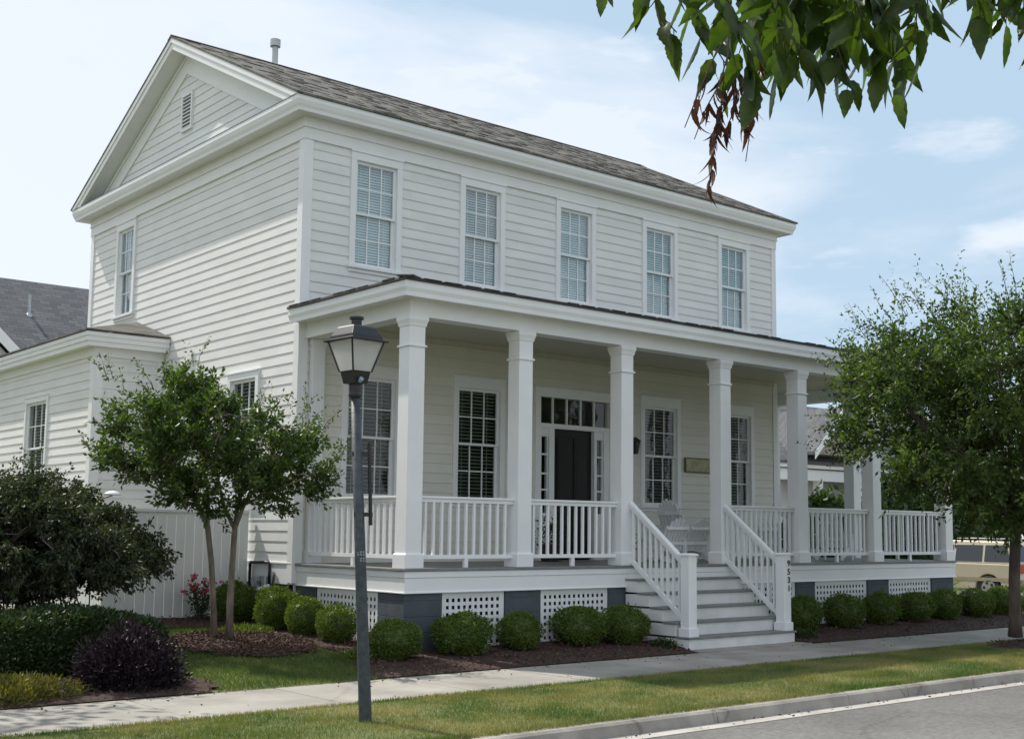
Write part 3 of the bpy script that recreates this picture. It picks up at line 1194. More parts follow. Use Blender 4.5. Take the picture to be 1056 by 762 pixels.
# columns
def column(x, y, half=False):
    c = MB()
    c.box(x, x + CW, y, y + CW, FZ + .001, 4.199)
    o = c.build('column', M_TRIM, house, bevel=.006)
    d = .022
    MB().box(x - d, x + CW + d, y - d, y + CW + d, FZ + .001, FZ + .17).rings((x + CW / 2, y + CW / 2, FZ + .17), [((CW / 2 + d) * 1.4142, 0), ((CW / 2 + .004) * 1.4142, .022)]).build('plinth', M_TRIM, o, bevel=.004)
    MB().rings((x + CW / 2, y + CW / 2, 3.80), [((CW / 2 + .002) * 1.4142, 0), ((CW / 2 + .02) * 1.4142, .008), ((CW / 2 + .02) * 1.4142, .024), ((CW / 2 + .002) * 1.4142, .036)]).build('neck_ring', M_TRIM, o)
    MB().rings((x + CW / 2, y + CW / 2, 4.045), [((CW / 2 + .003) * 1.4142, .02), ((CW / 2 + .010) * 1.4142, .03), ((CW / 2 + .014) * 1.4142, .06), ((CW / 2 + .028) * 1.4142, .10), ((CW / 2 + .030) * 1.4142, .105), ((CW / 2 + .030) * 1.4142, .150)]).build('capital', M_TRIM, o)


for x in XC:
    column(x, 0.0)
column(XC[6], 2.04)
pl = MB()
pl.box(.10, .30, PY - .11, PY - .02, FZ + .001, 4.199)
pl.box(.085, .315, PY - .125, PY - .02, FZ + .001, FZ + .17)
pl.box(.085, .315, PY - .125, PY - .02, 4.10, 4.197)
pl.build('pilaster', M_TRIM, house, bevel=.003)

# beam, cornice and roof of the porch
bm_ = MB()
bm_.box(0, XP, 0, CW, 4.20, 4.46)
bm_.box(0, CW, CW, PY - .001, 4.20, 4.46)
bm_.box(XP - CW, XP, CW, 4.1, 4.20, 4.46)
bm_.box(CW, XP - CW, CW, CW + .04, 4.36, 4.44)
bm_.build('porch_beam', M_TRIM, house, bevel=.003)
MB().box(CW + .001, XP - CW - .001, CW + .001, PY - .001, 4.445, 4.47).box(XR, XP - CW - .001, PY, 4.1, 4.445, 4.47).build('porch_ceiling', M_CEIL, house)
cm = MB()
cm.box(.3, XR - .1, PY - .06, PY - .018, 4.36, 4.443)
cm.build('ceiling_moulding', M_CEIL, house)
pcn = MB()
prof = [(0, 4.42), (.215, 4.42), (.225, 4.395), (.238, 4.395), (.243, 4.45), (.262, 4.50), (.262, 4.585), (.215, 4.60), (0, 4.60)]
path = [(0, PY - .001, -1, 0), (0, 0, -1, -1), (XP, 0, 1, -1), (XP, 4.1, 1, 0)]
k0 = 0
for cx_, cy_, sx, sy in path:
    for o_, z_ in prof:
        pcn.v.append((cx_ + sx * o_, cy_ + sy * o_, z_))
np_ = len(prof)
for i in range(3):
    for a in range(np_):
        b = (a + 1) % np_
        pcn.f.append((i * np_ + a, (i + 1) * np_ + a, (i + 1) * np_ + b, i * np_ + b))
pcn.f.append(tuple(range(np_)))
pcn.f.append(tuple(3 * np_ + a for a in range(np_)))
pcn.build('porch_cornice', M_TRIM, house)
pr_ = MB()
E_ = .285
z0_, sl2 = 4.602, .155
def zz_(d): return z0_ + d * sl2
h = PY + E_
ptop = [(-E_, -E_, z0_), (XP + E_, -E_, z0_), (XP + E_ - h, PY - .003, zz_(h)), (h - E_, PY - .003, zz_(h))]
ltop = [(-E_, -E_, z0_), (h - E_, PY - .003, zz_(h)), (-E_, PY - .003, z0_)]
rtop = [(XP + E_, -E_, z0_), (XP + E_, 4.15, z0_), (XR + .02, 4.15, zz_(XP + E_ - XR)), (XR + .02, PY - .003, zz_(XP + E_ - XR)), (XP + E_ - h, PY - .003, zz_(h))]
for q in (ptop, ltop, rtop):
    pr_.prism(q, (0, 0, .022))
proof = pr_.build('porch_roof', M_SHINGLE, house)
hcs = []
for (ax, ay), (bx_, by_) in (((-E_, -E_), (PY, PY)), ((XP + E_, -E_), (XP - PY, PY))):
    hc = MB()
    hcs.append(hc)
    for i in range(9):
        t0, t1 = i / 9 * .98, (i + 1) / 9 * .98
        a = Vector((ax + (bx_ - ax) * t0, ay + (by_ - ay) * t0, z0_ + .03 + h * sl2 * t0))
        b = Vector((ax + (bx_ - ax) * t1, ay + (by_ - ay) * t1, z0_ + .035 + h * sl2 * t1))
        hc.bar(a, b + (b - a) * .05, .22, .018)
    hc.build('hip_cap', M_SHINGLE, proof)
hc = MB()
tb = random.Random(9)
x = -E_
while x < XP + .2:
    wd = tb.uniform(.25, .34)
    if tb.random() < .55:
        hc.box(x, x + wd * .8, -E_ - .012, -E_ + .12, z0_ + .023, z0_ + .023 + tb.uniform(.004, .010))
    x += wd
y = -E_ + .25
while y < PY - .3:
    if tb.random() < .7:
        hc.box(-E_ - .012, -E_ + .12, y, y + .26, z0_ + .023, z0_ + .023 + tb.uniform(.006, .014))
    y += .3
proof.data.name = 'porch_roof'
hc_me = hc.mesh('tabs')
bmt = bmesh.new()
bmt.from_mesh(proof.data)
hc_me.transform(Matrix.Translation(-house.location))
bmt.from_mesh(hc_me)
bmt.to_mesh(proof.data)
bmt.free()
MB().box(-E_ - .004, XP + E_ + .004, -E_ - .004, -E_ + .03, z0_ - .012, z0_ - .001).box(-E_ - .004, -E_ + .03, -E_ + .03, PY, z0_ - .012, z0_ - .001).build('drip_edge', M_BLACK, proof)


# railings
def railing(a, b, fixed, axis='x', n=None, sup=True):
    r = MB()

    def bx(mb, u0, u1, w, z0, z1, lift=0):
        if axis == 'x':
            mb.box(u0, u1, fixed - w / 2, fixed + w / 2, z0, z1)
        else:
            mb.box(fixed - w / 2, fixed + w / 2, u0, u1, z0, z1)
    bx(r, a, b, .085, 1.885, 1.915)
    bx(r, a, b, .045, 1.835, 1.885)
    o = r.build('railing', M_TRIM, house, bevel=.004)
    q = MB()
    bx(q, a, b, .05, 1.115, 1.165)
    if sup:
        mid = (a + b) / 2
        bx(q, mid - .03, mid + .03, .045, 1.001, 1.115)
    q.build('bottom_rail', M_TRIM, o)
    n = n or max(3, round((b - a) / .138) - 1)
    for i in range(n):
        u = a + (b - a) * (i + 1) / (n + 1)
        c = MB()
        bx(c, u - .017, u + .017, .034, 1.165, 1.835)
        c.build('baluster', M_TRIM, o)


cy = CW / 2
for i, n in ((0, 11), (1, 12), (3, 13), (4, 13), (5, 14)):
    railing(XC[i] + CW, XC[i + 1], cy, 'x', n)
railing(XC[2] + CW - .0, XC[2] + CW + .0001, cy, 'x', 1) if False else None
railing(CW, PY - .12, cy, 'y', 15)
railing(CW, 2.04, XC[6] + cy, 'y', 10)
railing(2.04 + CW, 4.05, XC[6] + cy, 'y', 8)

# front steps
stp = MB()
RISE, TR = .188, .25
steps_nose = MB()
for i in range(1, 6):
    zt = FZ - i * RISE
    ya = -.03 - (i - 1) * TR
    yb = ya - TR
    stp.box(sx0 + .012, sx1 - .012, yb + .03, -.02, max(zt - RISE, -.16) if i < 5 else -.16, zt - .028)
    steps_nose.box(sx0 - .004, sx1 + .004, yb, ya + .01, zt - .027, zt)
steps = stp.build('front_steps', M_TRIM2, house, bevel=.003)
steps_nose.build('tread', M_FLOOR, steps, bevel=.005)
# newel posts and stair railings
NEW = []
for xn in (3.83, 5.88):
    nb = MB()
    zb = FZ - 5 * RISE
    nb.box(xn + .02, xn + .18, -1.215, -1.055, zb + .001, 1.16)
    no = nb.build('newel_post', M_TRIM, house, bevel=.005)
    MB().box(xn, xn + .20, -1.235, -1.035, zb + .001, zb + .12).build('newel_base', M_TRIM, no, bevel=.004)
    MB().box(xn, xn + .20, -1.235, -1.035, 1.16, 1.182).rings((xn + .10, -1.135, 1.182), [(.135, 0), (.10, .014)]).build('newel_cap', M_TRIM, no)
    NEW.append(no)
for xc, k in ((3.93, 0), (5.98, 1)):
    top_a, top_b = Vector((xc, -.0, 1.90)), Vector((xc, -1.035, 1.10))
    bot_a, bot_b = Vector((xc, -.0, 1.09)), Vector((xc, -1.035, .30))
    r = MB()
    r.bar(top_a, top_b, .085, .04, (0, 0, 1))
    r.bar(top_a - Vector((0, 0, .045)), top_b - Vector((0, 0, .045)), .045, .055, (0, 0, 1))
    o = r.build('stair_railing', M_TRIM, house)
    MB().bar(bot_a, bot_b, .05, .06).build('bottom_rail', M_TRIM, o)
    for i in range(9):
        t = (i + .6) / 9.2
        y = -1.035 * t
        za = bot_a.z + (bot_b.z - bot_a.z) * t + .02
        zb2 = top_a.z + (top_b.z - top_a.z) * t - .06
        MB().box(xc - .017, xc + .017, y - .017, y + .017, za, zb2).build('baluster', M_TRIM, o)
# house number on the right newel
for i, ch in enumerate('9531'):
    cu = bpy.data.curves.new('house_number', 'FONT')
    cu.body = ch
    cu.size = .125
    cu.extrude = .004
    cu.offset = .0015
    cu.align_x = 'CENTER'
    to = bpy.data.objects.new('tmp', cu)
    COL.objects.link(to)
    dg = bpy.context.evaluated_depsgraph_get()
    me = bpy.data.meshes.new_from_object(to.evaluated_get(dg))
    bpy.data.objects.remove(to)
    me.transform(Matrix.Translation((6.005, -1.2235, 1.0 - i * .122)) @ Matrix.Rotation(math.radians(90), 4, 'X'))
    me.materials.clear()
    dgt = link('house_number', me, M_BLACK, NEW[1])

# front door with transom and side lights
dr = MB()
y_ = PY
def fbox(mb, u0, u1, w0, w1, z0, z1): WF.box(mb, u0, u1, w0, w1, z0, z1)
fbox(dr, 4.36, 4.47, -.10, .042, FZ, 3.71)
fbox(dr, 6.05, 6.16, -.10, .042, FZ, 3.71)
fbox(dr, 4.36, 6.16, -.10, .042, 3.71, 3.87)
fbox(dr, 4.33, 6.19, .042, .062, 3.845, 3.875)
fbox(dr, 4.47, 6.05, -.10, .03, 3.19, 3.27)
for a, b in ((4.47, 4.50), (4.67, 4.785), (5.695, 5.755), (5.925, 6.05)):
    fbox(dr, a, b, -.10, .025, FZ, 3.19)
ds = dr.build('door_surround', M_TRIM, house, bevel=.004)
tr_ = MB()
for i in range(1, 5):
    q = 4.47 + 1.58 * i / 5
    tr_ = MB()
    fbox(tr_, q - .014, q + .014, -.06, -.02, 3.27, 3.71)
    tr_.build('transom_muntin', M_TRIM, ds)
for a, b in ((4.50, 4.67), (5.755, 5.925)):
    tr_ = MB()
    for z in (1.75, 2.15, 2.42, 2.74):
        fbox(tr_, a, b, -.06, -.02, z, z + .03)
    fbox(tr_, a, a + .012, -.06, -.021, 1.75, 3.05)
    fbox(tr_, b - .012, b, -.06, -.021, 1.75, 3.05)
    fbox(tr_, a, b, -.06, -.0, FZ, 1.75)
    fbox(tr_, a, b, -.06, -.0, 3.05, 3.19)
    tr_.build('side_light', M_TRIM, ds)
gl = MB()
for a, b, c, d in ((4.47, 6.05, 3.27, 3.71), (4.50, 4.67, 1.75, 3.05), (5.755, 5.925, 1.75, 3.05)):
    gl.add([WF.p(a, -.04, c), WF.p(b, -.04, c), WF.p(b, -.04, d), WF.p(a, -.04, d)], [(0, 1, 2, 3)])
gl.build('pane', M_GLASS_LOW, ds)
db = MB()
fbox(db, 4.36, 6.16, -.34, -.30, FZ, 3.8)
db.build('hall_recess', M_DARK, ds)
dd = MB()
fbox(dd, 4.79, 5.69, -.09, -.05, FZ + .02, 3.185)
for z0, z1 in ((1.15, 1.85), (2.0, 3.05)):
    for a, b in ((4.90, 5.20), (5.28, 5.58)):
        fbox(dd, a, b, -.05, -.035, z0, z1)
        fbox(dd, a + .04, b - .04, -.035, -.028, z0 + .04, z1 - .04)
door = dd.build('door', M_DOOR, house, bevel=.004)
MB().tube([WF.p(5.62, -.05, 1.95), WF.p(5.62, .01, 1.95)], .012, 8).tube([WF.p(5.62, .005, 1.95), WF.p(5.62, .03, 1.95), WF.p(5.62, .05, 1.95)], [.018, .03, .014], 10).build('handle', M_BRASS, door, smooth=True)

# side wing at the end of the right porch
we = MB()
W2 = Wall('front', 4.1)
hw = [window(house, W2, 11.90, 12.28, 2.0, 3.66, low=True, head=.12, cas=.07)]
siding(we, W2, lambda z: (XR, XP), 1.0, 4.45, hw)
siding(we, Wall('right', XP), lambda z: (4.1, 8.0), 1.0, 4.45)
we.box(XR, XP - .03, 4.55, 8.0, -.2, 4.6)
for a_, b_, c_, d_ in ((XR, hw[0][0], 1, 4.45), (hw[0][1], XP - .03, 1, 4.45), (hw[0][0], hw[0][1], 1, hw[0][2]), (hw[0][0], hw[0][1], hw[0][3], 4.45)):
    we.box(a_, b_, 4.125, 4.2, c_, d_)
we.build('side_wing_wall', M_SIDING, house, fixn=False)
MB().box(XR, XP + .2, 4.16, 8.2, 4.5, 4.62).prism([(XR, 4.16, 4.62), (XP + .2, 4.16, 4.62), (XR, 4.16, 4.95)], (0, 4, 0)).build('side_wing_roof', M_SHINGLE, house)

# left rear wing (single storey)
YW = 7.343
XL = -1.262
wl = Wall('left', XL)
wfw = Wall('front', YW)
h2 = [window(house, wl, 9.55, 10.52, 2.1, 3.68, cas=.08, head=.12, blind=True, low=True)]
lwv = MB()
siding(lwv, wl, lambda z: (YW, 16.0), .6, 4.35, h2)
siding(lwv, wfw, lambda z: (XL, XW), .6, 4.35)
siding(lwv, Wall('back', 16.0), lambda z: (XL, 4), .2, 4.35)
lwv.build('rear_wing_siding', M_SIDING, house, fixn=False)
sk = MB()
for a, b, c, d in ((YW + .01, h2[0][0], 0, 4.3), (h2[0][1], 15.98, 0, 4.3), (h2[0][0], h2[0][1], 0, h2[0][2]), (h2[0][0], h2[0][1], h2[0][3], 4.3)):
    sk.box(XL + .024, XL + .10, a, b, c, d)
sk.box(XL + .1, XW - .01, YW + .024, YW + .1, 0, 4.3)
sk.box(XL + .5, XW, YW + .1, 15.9, 0, 4.4)
sk.box(XW, 4, 11.0, 15.9, 0, 4.4)
sk.build('rear_wing_sheathing', M_TRIM2, house)
wt = MB()
wt.box(XL - .032, XL, YW - .03, YW + .13, .3, 4.30)
wt.box(XL, XL + .13, YW - .032, YW, .3, 4.302)
wt.box(XW - .12, XW - .02, YW - .03, YW, .3, 4.302)
for a, b, t in ((4.303, 4.47, .04),):
    wt.box(XL - t, XW - .02, YW - t, YW, a, b)
    wt.box(XL - t, XL, YW, 16.0 + t, a, b)
for o1, o2, a, b in ((0, .20, 4.455, 4.475), (.19, .215, 4.44, 4.52), (.205, .235, 4.52, 4.60), (.215, .25, 4.60, 4.672)):
    wt.box(XL - o2, XW - .02, YW - o2, YW - o1, a, b)
    wt.box(XL - o2, XL - o1, YW - o1, 16.0 + o2, a, b)
wt.build('rear_wing_trim', M_TRIM, house, bevel=.002)
wr = MB()
EO = .27
zE = 4.68
s3 = .30
hx = XW - (XL - EO)                      # run from left eave to the main wall
# hip from the front left eave corner; left plane rises towards +x, front plane towards +y
c0 = (XL - EO, YW - EO, zE)
rid = (XW - .02, YW - EO + hx, zE + hx * s3)
wr.prism([c0, (XW - .02, YW - EO, zE), rid], (0, 0, .03))
RX = 1.6
wr.prism([c0, rid, (XW - .02, YB + .02, zE + hx * s3), (RX, YB + .02, zE + (RX - XL + EO) * s3), (RX, 16.3, zE + (RX - XL + EO) * s3), (XL - EO, 16.3, zE)], (0, 0, .03))
wr.prism([(RX, YB + .02, zE + (RX - XL + EO) * s3), (RX, 16.3, zE + (RX - XL + EO) * s3), (5, 16.3, zE), (5, YB + .02, zE)], (0, 0, .03))
wr.build('rear_wing_roof', M_SHINGLE, house)

# ------------------------------------------------------------------ things on and around the porch
def porch_light(x, z, label):
    o = thing('wall_lantern', label, 'lantern', (x, PY - .02, z), None)
    MB().box(x - .05, x + .05, PY - .035, PY - .02, z - .12, z + .12).build('back_plate', M_BLACK, o)
    MB().tube([(x, PY - .03, z + .1), (x, PY - .10, z + .16), (x, PY - .16, z + .12)], .01, 6).build('arm', M_BLACK, o)
    MB().rings((x, PY - .16, z - .14), [(.04, 0), (.085, .22), (.10, .225), (.03, .28), (.012, .30)]).build('cage', M_BLACK, o)
    return o


porch_light(6.56, 2.98, 'black carriage lantern on the cream wall just right of the front door columns')
# plaque: raised frame and unreadable worn lines
pq = thing('wall_plaque', 'weathered yellowish rectangular plaque on the cream wall right of the porch window', 'plaque', (8.33, PY - .02, 2.71))
MB().box(7.97, 8.70, PY - .045, PY - .022, 2.60, 2.83).build('board', mat('plaque_board', (.30, .29, .16), .6, col2=(.46, .45, .28), scale=9), pq)
fq = MB()
for a, b, c, d in ((7.95, 8.72, 2.83, 2.85), (7.95, 8.72, 2.58, 2.60), (7.95, 7.97, 2.60, 2.83), (8.70, 8.72, 2.60, 2.83)):
    fq.box(a, b, PY - .055, PY - .022, c, d)
fq.build('frame', mat('plaque_frame', (.12, .12, .06), .6, var=.1), pq)


def adirondack(name_loc, rz, label):
    o = thing('adirondack_chair', label, 'chair', (0, 0, 0), 'white adirondack chairs on the porch')
    # local coordinates: front towards -y, back at +y ; built round the origin then placed
    parts = []
    n = 7
    th = math.radians(22)
    bs = MB()
    for i in range(n):
        x = (i - 3) * .082
        hgt = .80 - .022 * (abs(i - 3) ** 2)
        y0, z0 = .18, .30
        y1, z1 = y0 + hgt * math.sin(th), z0 + hgt * math.cos(th)
        wv = .034
        top = [(x - wv, y0, z0), (x + wv, y0, z0), (x + wv, y1 - .012, z1 - .03), (x + wv * .5, y1, z1), (x - wv * .5, y1, z1), (x - wv, y1 - .012, z1 - .03)]
        bs.prism(top, (0, -.016, .006))
    bs.bar((-.30, .245, .45), (.30, .245, .45), .03, .07)
    bs.bar((-.27, .40, .80), (.27, .40, .80), .025, .06)
    parts.append(('backrest', bs))
    se = MB()
    for i in range(7):
        y = -.30 + i * .075
        z = .36 - (y + .30) * .16
        se.box(-.26, .26, y, y + .062, z - .018, z)
    parts.append(('seat', se))
    for s in (-1, 1):
        a = MB()
        a.box(s * .28, s * .42, -.38, .28, .545, .565)
        parts.append(('armrest', a))
        lg = MB()
        lg.box(s * .29, s * .32, -.32, -.22, 0.001, .545)
        parts.append(('leg', lg))
        lb = MB()
        lb.prism([(s * .262, -.34, .26), (s * .262, -.34, .36), (s * .262, .52, .09), (s * .262, .52, .001), (s * .262, .42, .001)], (s * .024, 0, 0))
        lb.box(s * .30, s * .33, .20, .27, .12, .545)
        parts.append(('leg', lb))
    for nm, mbb in parts:
        mbb.build(nm, M_TRIM, o)
    o.location = name_loc
    o.rotation_euler = (0, 0, rz)
    return o


def copy_tree(o, loc, rz, label, sc=1.0):
    c = o.copy()
    COL.objects.link(c)
    c.location = loc
    c.rotation_euler = (0, 0, rz)
    c['label'] = label
    c.scale = (sc, sc, sc) if sc > .7 else (.92, .8, .68)
    for ch in list(o.children):
        d = ch.copy()
        COL.objects.link(d)
        d.parent = c
    return c


ch0 = adirondack((7.02, 1.8, FZ), math.radians(90), 'white adirondack chair standing side-on below the porch window sill, its back leaning left')
copy_tree(ch0, (5.83, 1.15, FZ), math.radians(178), 'low white adirondack chair nearest the left stair railing, arched back to the street', .66)
copy_tree(ch0, (6.36, 1.15, FZ), math.radians(184), 'low white adirondack chair just left of the fourth porch column', .66)
copy_tree(ch0, (8.35, 1.3, FZ), math.radians(170), 'low white adirondack chair behind the railing right of the steps', .66)
copy_tree(ch0, (10.3, 1.1, FZ), math.radians(110), 'white adirondack chair near the right end of the porch, behind the railing', .85)

# potted plants by the front door
def potted(x, y, h, r, label, n, col):
    o = thing('potted_plant', label, 'potted plant', (x, y, FZ))
    MB().rings((x, y, FZ + .001), [(r * .7, 0), (r, h * .4), (r * 1.08, h * .4), (r * 1.08, h * .45), (r * .9, h * .45)], n=14).build('pot', mat('dark_clay', (.03, .022, .02), .6, var=.2), o)
    P = RNG.normal(size=(n, 3)) * np.array([r * .55, r * .55, h * .22]) + np.array([x, y, FZ + h * .72])
    V, Fc = leaf_arrays(P, RNG.normal(size=(n, 3)) + np.array([0, 0, .8]), .07, .03)
    link('foliage', fast_mesh('foliage', V, Fc), col, o)


potted(4.25, 2.15, .62, .20, 'dark potted plant standing left of the black front door', 420, L_WEEP)
potted(6.02, 2.2, .5, .13, 'small potted plant standing right of the black front door', 200, L_PURPLE)

# fence
fn = thing('white_fence', 'tall white board fence running from the house wall towards the left', 'fence', (-1.1, 3.98, .1))
fx0, fx1, fy = -2.25, XW - .05, 3.98
pn = MB()
x = fx1
rs3 = random.Random(2)
while x > fx0 + .02:
    x2 = max(x - .142, fx0)
    pn.box(x2 + .006, x, fy - .011 + rs3.uniform(-.001, .001), fy + .011, .10, 1.70)
    x = x2
pn.build('board_panel', M_FENCE, fn)
MB().box(fx0, fx1, fy - .03, fy + .03, 1.70, 1.745).build('top_rail', M_FENCE, fn, bevel=.004)
MB().box(fx0, fx1, fy - .025, fy + .025, .06, .15).build('bottom_rail', M_FENCE, fn)
pn = MB()
y = fy
while y < 12:
    pn.box(fx0 - .011, fx0 + .011, y + .006, y + .148, .10, 1.70)
    y += .154
pn.build('side_panel', M_FENCE, fn)
MB().box(fx0 - .03, fx0 + .03, fy + .03, 12, 1.70, 1.745).build('side_rail', M_FENCE, fn)
MB().box(fx0 - .055, fx0 + .055, fy - .055, fy + .055, .0, 1.80).build('post', M_FENCE, fn, bevel=.004)
MB().box(fx0 - .4, fx0 + 2.2, 3.55, 3.93, .1, .165).build('paving_edge', M_CONC, kind='structure')

# gas meter and conduit on the left wall
ut = thing('utility_meter', 'grey utility meter with black pipework on the wall behind the boxwoods', 'meter', (XW - .1, 3.4, .2))
MB().tube([(XW - .07, 3.84, -.05), (XW - .07, 3.84, .96), (XW - .07, 3.80, .99), (XW - .07, 3.28, 1.0), (XW - .07, 3.24, .96), (XW - .07, 3.24, .62)], .022, 8).build('pipe', M_BLACK, ut, smooth=True)
MB().tube([(XW - .08, 3.10, .55), (XW - .08, 3.10, .84)], .02, 8).build('pipe', M_BLACK, ut, smooth=True)
MB().tube([(XW - .08, 3.55, .45), (XW - .08, 3.55, .80)], .07, 12).tube([(XW - .16, 3.55, .72), (XW - .06, 3.55, .72)], .085, 14).build('meter_body', M_METAL, ut)
MB().tube([(XW - .08, 3.36, .45), (XW - .08, 3.36, .80)], [.05, .05], 10).build('regulator', M_METAL, ut)
MB().tube([(XW - .10, 3.86, .52), (XW - .10, 3.5, .60), (XW - .10, 3.2, .66)], .035, 8).build('duct', M_TRIM, ut, smooth=True)
MB().box(XW - .045, XW - .022, 6.2, 6.45, 4.22, 4.42).build('wall_outlet', M_TRIM, house)

# dome light on a stalk near the wing corner
dl = thing('yard_lamp', 'small white dome lamp on a thin stalk between the weeping tree and fence', 'lamp', tuple(at(97, 517, 14.6)))
a_, b_ = at(97, 517, 14.6), at(116, 509, 14.6)
gpt = Vector((a_.x, a_.y, .1))
MB().tube([gpt, a_, b_ + Vector((0, 0, -.02))], .008, 6).build('stalk', mat('rusty_stalk', (.2, .1, .07), .7, var=.2), dl)
MB().rings(b_, [(.10, -.015), (.085, .01), (.05, .028), (.01, .035)], n=18).build('shade', M_TRIM, dl, smooth=True)

# ------------------------------------------------------------------ lamp post
lx, ly = -3.084, -3.975
lamp = thing('street_lamp', 'dark lantern on a leaning slate grey pole standing in the grass verge', 'street lamp', (lx, ly, -.12))
PB, PT = Vector((lx, ly, -.13)), Vector((-3.262, ly, 2.62))


def pol(t): return PB + (PT - PB) * t


MB().tube([pol(0), pol(.02), pol(.5), pol(1)], [.056, .055, .047, .040], 16).build('pole', M_POLE, lamp, smooth=True)
HD_ = pol(1)
hx_, hy_, hz_ = HD_.x, HD_.y, HD_.z - .03
R2 = 1.4142
rot_l = math.radians(45 + 5)
lc = Vector((hx_ - .004, hy_, 0))
MB().rings((lc.x, lc.y, hz_), [(.052, 0), (.056, .02), (.05, .04), (.05, .10), (.06, .12)], n=14).build('socket', M_BLACK, lamp)
MB().rings((lc.x, lc.y, hz_ + .115), [(.10, 0), (.128, .10), (.134, .105)], n=4, rot=rot_l).build('base_tray', M_BLACK, lamp)
z0l, z1l, r0l, r1l = hz_ + .22, hz_ + .475, .136, .238
lg = MB()
lg.rings((lc.x, lc.y, z0l), [(r0l - .006, 0), (r1l - .008, z1l - z0l)], n=4, rot=rot_l)
mg = bpy.data.materials.new('frosted_lamp_glass')
mg.use_nodes = True
pb_ = mg.node_tree.nodes['Principled BSDF']
pb_.inputs['Base Color'].default_value = (.86, .87, .86, 1)
pb_.inputs['Roughness'].default_value = .35
_t = mg.node_tree
_n = _t.nodes.new('ShaderNodeTexNoise')
_n.inputs['Scale'].default_value = 9
_tr = _t.nodes.new('ShaderNodeBsdfTranslucent')
_tr.inputs['Color'].default_value = (.85, .85, .82, 1)
_tp = _t.nodes.new('ShaderNodeBsdfTransparent')
_m1 = _t.nodes.new('ShaderNodeMixShader')
_m1.inputs[0].default_value = .62
_m2 = _t.nodes.new('ShaderNodeMixShader')
_m2.inputs[0].default_value = .16
_t.links.new(pb_.outputs[0], _m1.inputs[1])
_t.links.new(_tr.outputs[0], _m1.inputs[2])
_t.links.new(_m1.outputs[0], _m2.inputs[1])
_t.links.new(_tp.outputs[0], _m2.inputs[2])
_t.links.new(_m2.outputs[0], _t.nodes['Material Output'].inputs['Surface'])
lgo = lg.build('lantern_glass', mg, lamp)
for k in range(4):
    a = rot_l + k * math.pi / 2
    MB().bar((lc.x + r0l * math.cos(a), lc.y + r0l * math.sin(a), z0l - .005), (lc.x + r1l * math.cos(a), lc.y + r1l * math.sin(a), z1l), .014, .014).build('frame_bar', M_BLACK, lamp)
MB().tube([(lc.x, lc.y, z0l + .01), (lc.x, lc.y, z0l + .09), (lc.x, lc.y, z0l + .13), (lc.x, lc.y, z0l + .18)], [.02, .022, .035, .02], 12).build('bulb', M_TRIM, lamp, smooth=True)
MB().rings((lc.x, lc.y, z1l), [(.282, -.006), (.285, .006), (.232, .014), (.222, .045), (.168, .115), (.150, .128), (.06, .14)], n=4, rot=rot_l).build('roof_cap', M_BLACK, lamp, bevel=.005)
MB().rings((lc.x, lc.y, z1l + .135), [(.045, 0), (.045, .055), (.062, .057), (.062, .078), (.03, .09)], n=16).build('finial', M_BLACK, lamp)
ph = MB().tube([(lc.x - .01, lc.y - .085, hz_ + .13), (lc.x - .01, lc.y - .118, hz_ + .15)], [.016, .02], 10).build('photo_cell', mat('blue_grey_lens', (.25, .35, .45), .3), lamp)
# strap-on metal bracket and rod beside the pole
bk = MB()
q1, q2 = pol(.815), pol(.62)
bk.tube([q1 + Vector((.085, -.05, .10)), q2 + Vector((.085, -.05, -.06))], .016, 8)
bk.build('rod', M_BLACK, lamp)
for q in (q1, q2 + Vector((0, 0, .03))):
    b_ = MB().bar(q + Vector((-.05, 0, 0)), q + Vector((.10, -.05, 0)), .02, .035)
    b_.build('bracket', M_BLACK, lamp)
# worn pale number sticker on the pole
q = pol(.50)
stk = MB()
rs4 = random.Random(4)
for row, (zz, hh) in enumerate(((.02, .034), (-.03, .03))):
    for i in range(4):
        if row and i == 0:
            continue
        a0 = math.radians(-152 + i * 28)
        a1 = a0 + math.radians(19)
        r_ = .049
        p0 = q + Vector((r_ * math.cos(a0), r_ * math.sin(a0), zz))
        p1 = q + Vector((r_ * math.cos(a1), r_ * math.sin(a1), zz))
        up_ = Vector((0, 0, hh))
        stk.add([p0, p1, p1 + up_ * .25, p0 + up_ * .25], [(0, 1, 2, 3)])
        stk.add([p0 + up_ * .75, p1 + up_ * .75, p1 + up_, p0 + up_], [(0, 1, 2, 3)])
        stk.add([p0, p0 + (p1 - p0) * .3, p0 + (p1 - p0) * .3 + up_, p0 + up_], [(0, 1, 2, 3)])
stk.build('worn_sticker', M_STICKER, lamp)


# ------------------------------------------------------------------ foliage
def leaf_object(name, V, Fc, m_, parent):
    o = link(name, fast_mesh(name, V, Fc), m_, parent)
    return o


def ellipsoid_shell(n, c, r, rng, power=1.0, depth=.25, flat_bottom=0):
    d = unit(rng.normal(size=(n, 3)))
    s = 1 - depth * rng.random((n, 1)) ** 1.6
    # gentle lumps
    lump = 1 + .05 * np.sin(d[:, :1] * 7 + 1) * np.cos(d[:, 1:2] * 6) + .04 * np.sin(d[:, 2:3] * 9 + d[:, :1] * 5)
    P = d * s * lump * np.array(r)
    return P + np.array(c), d


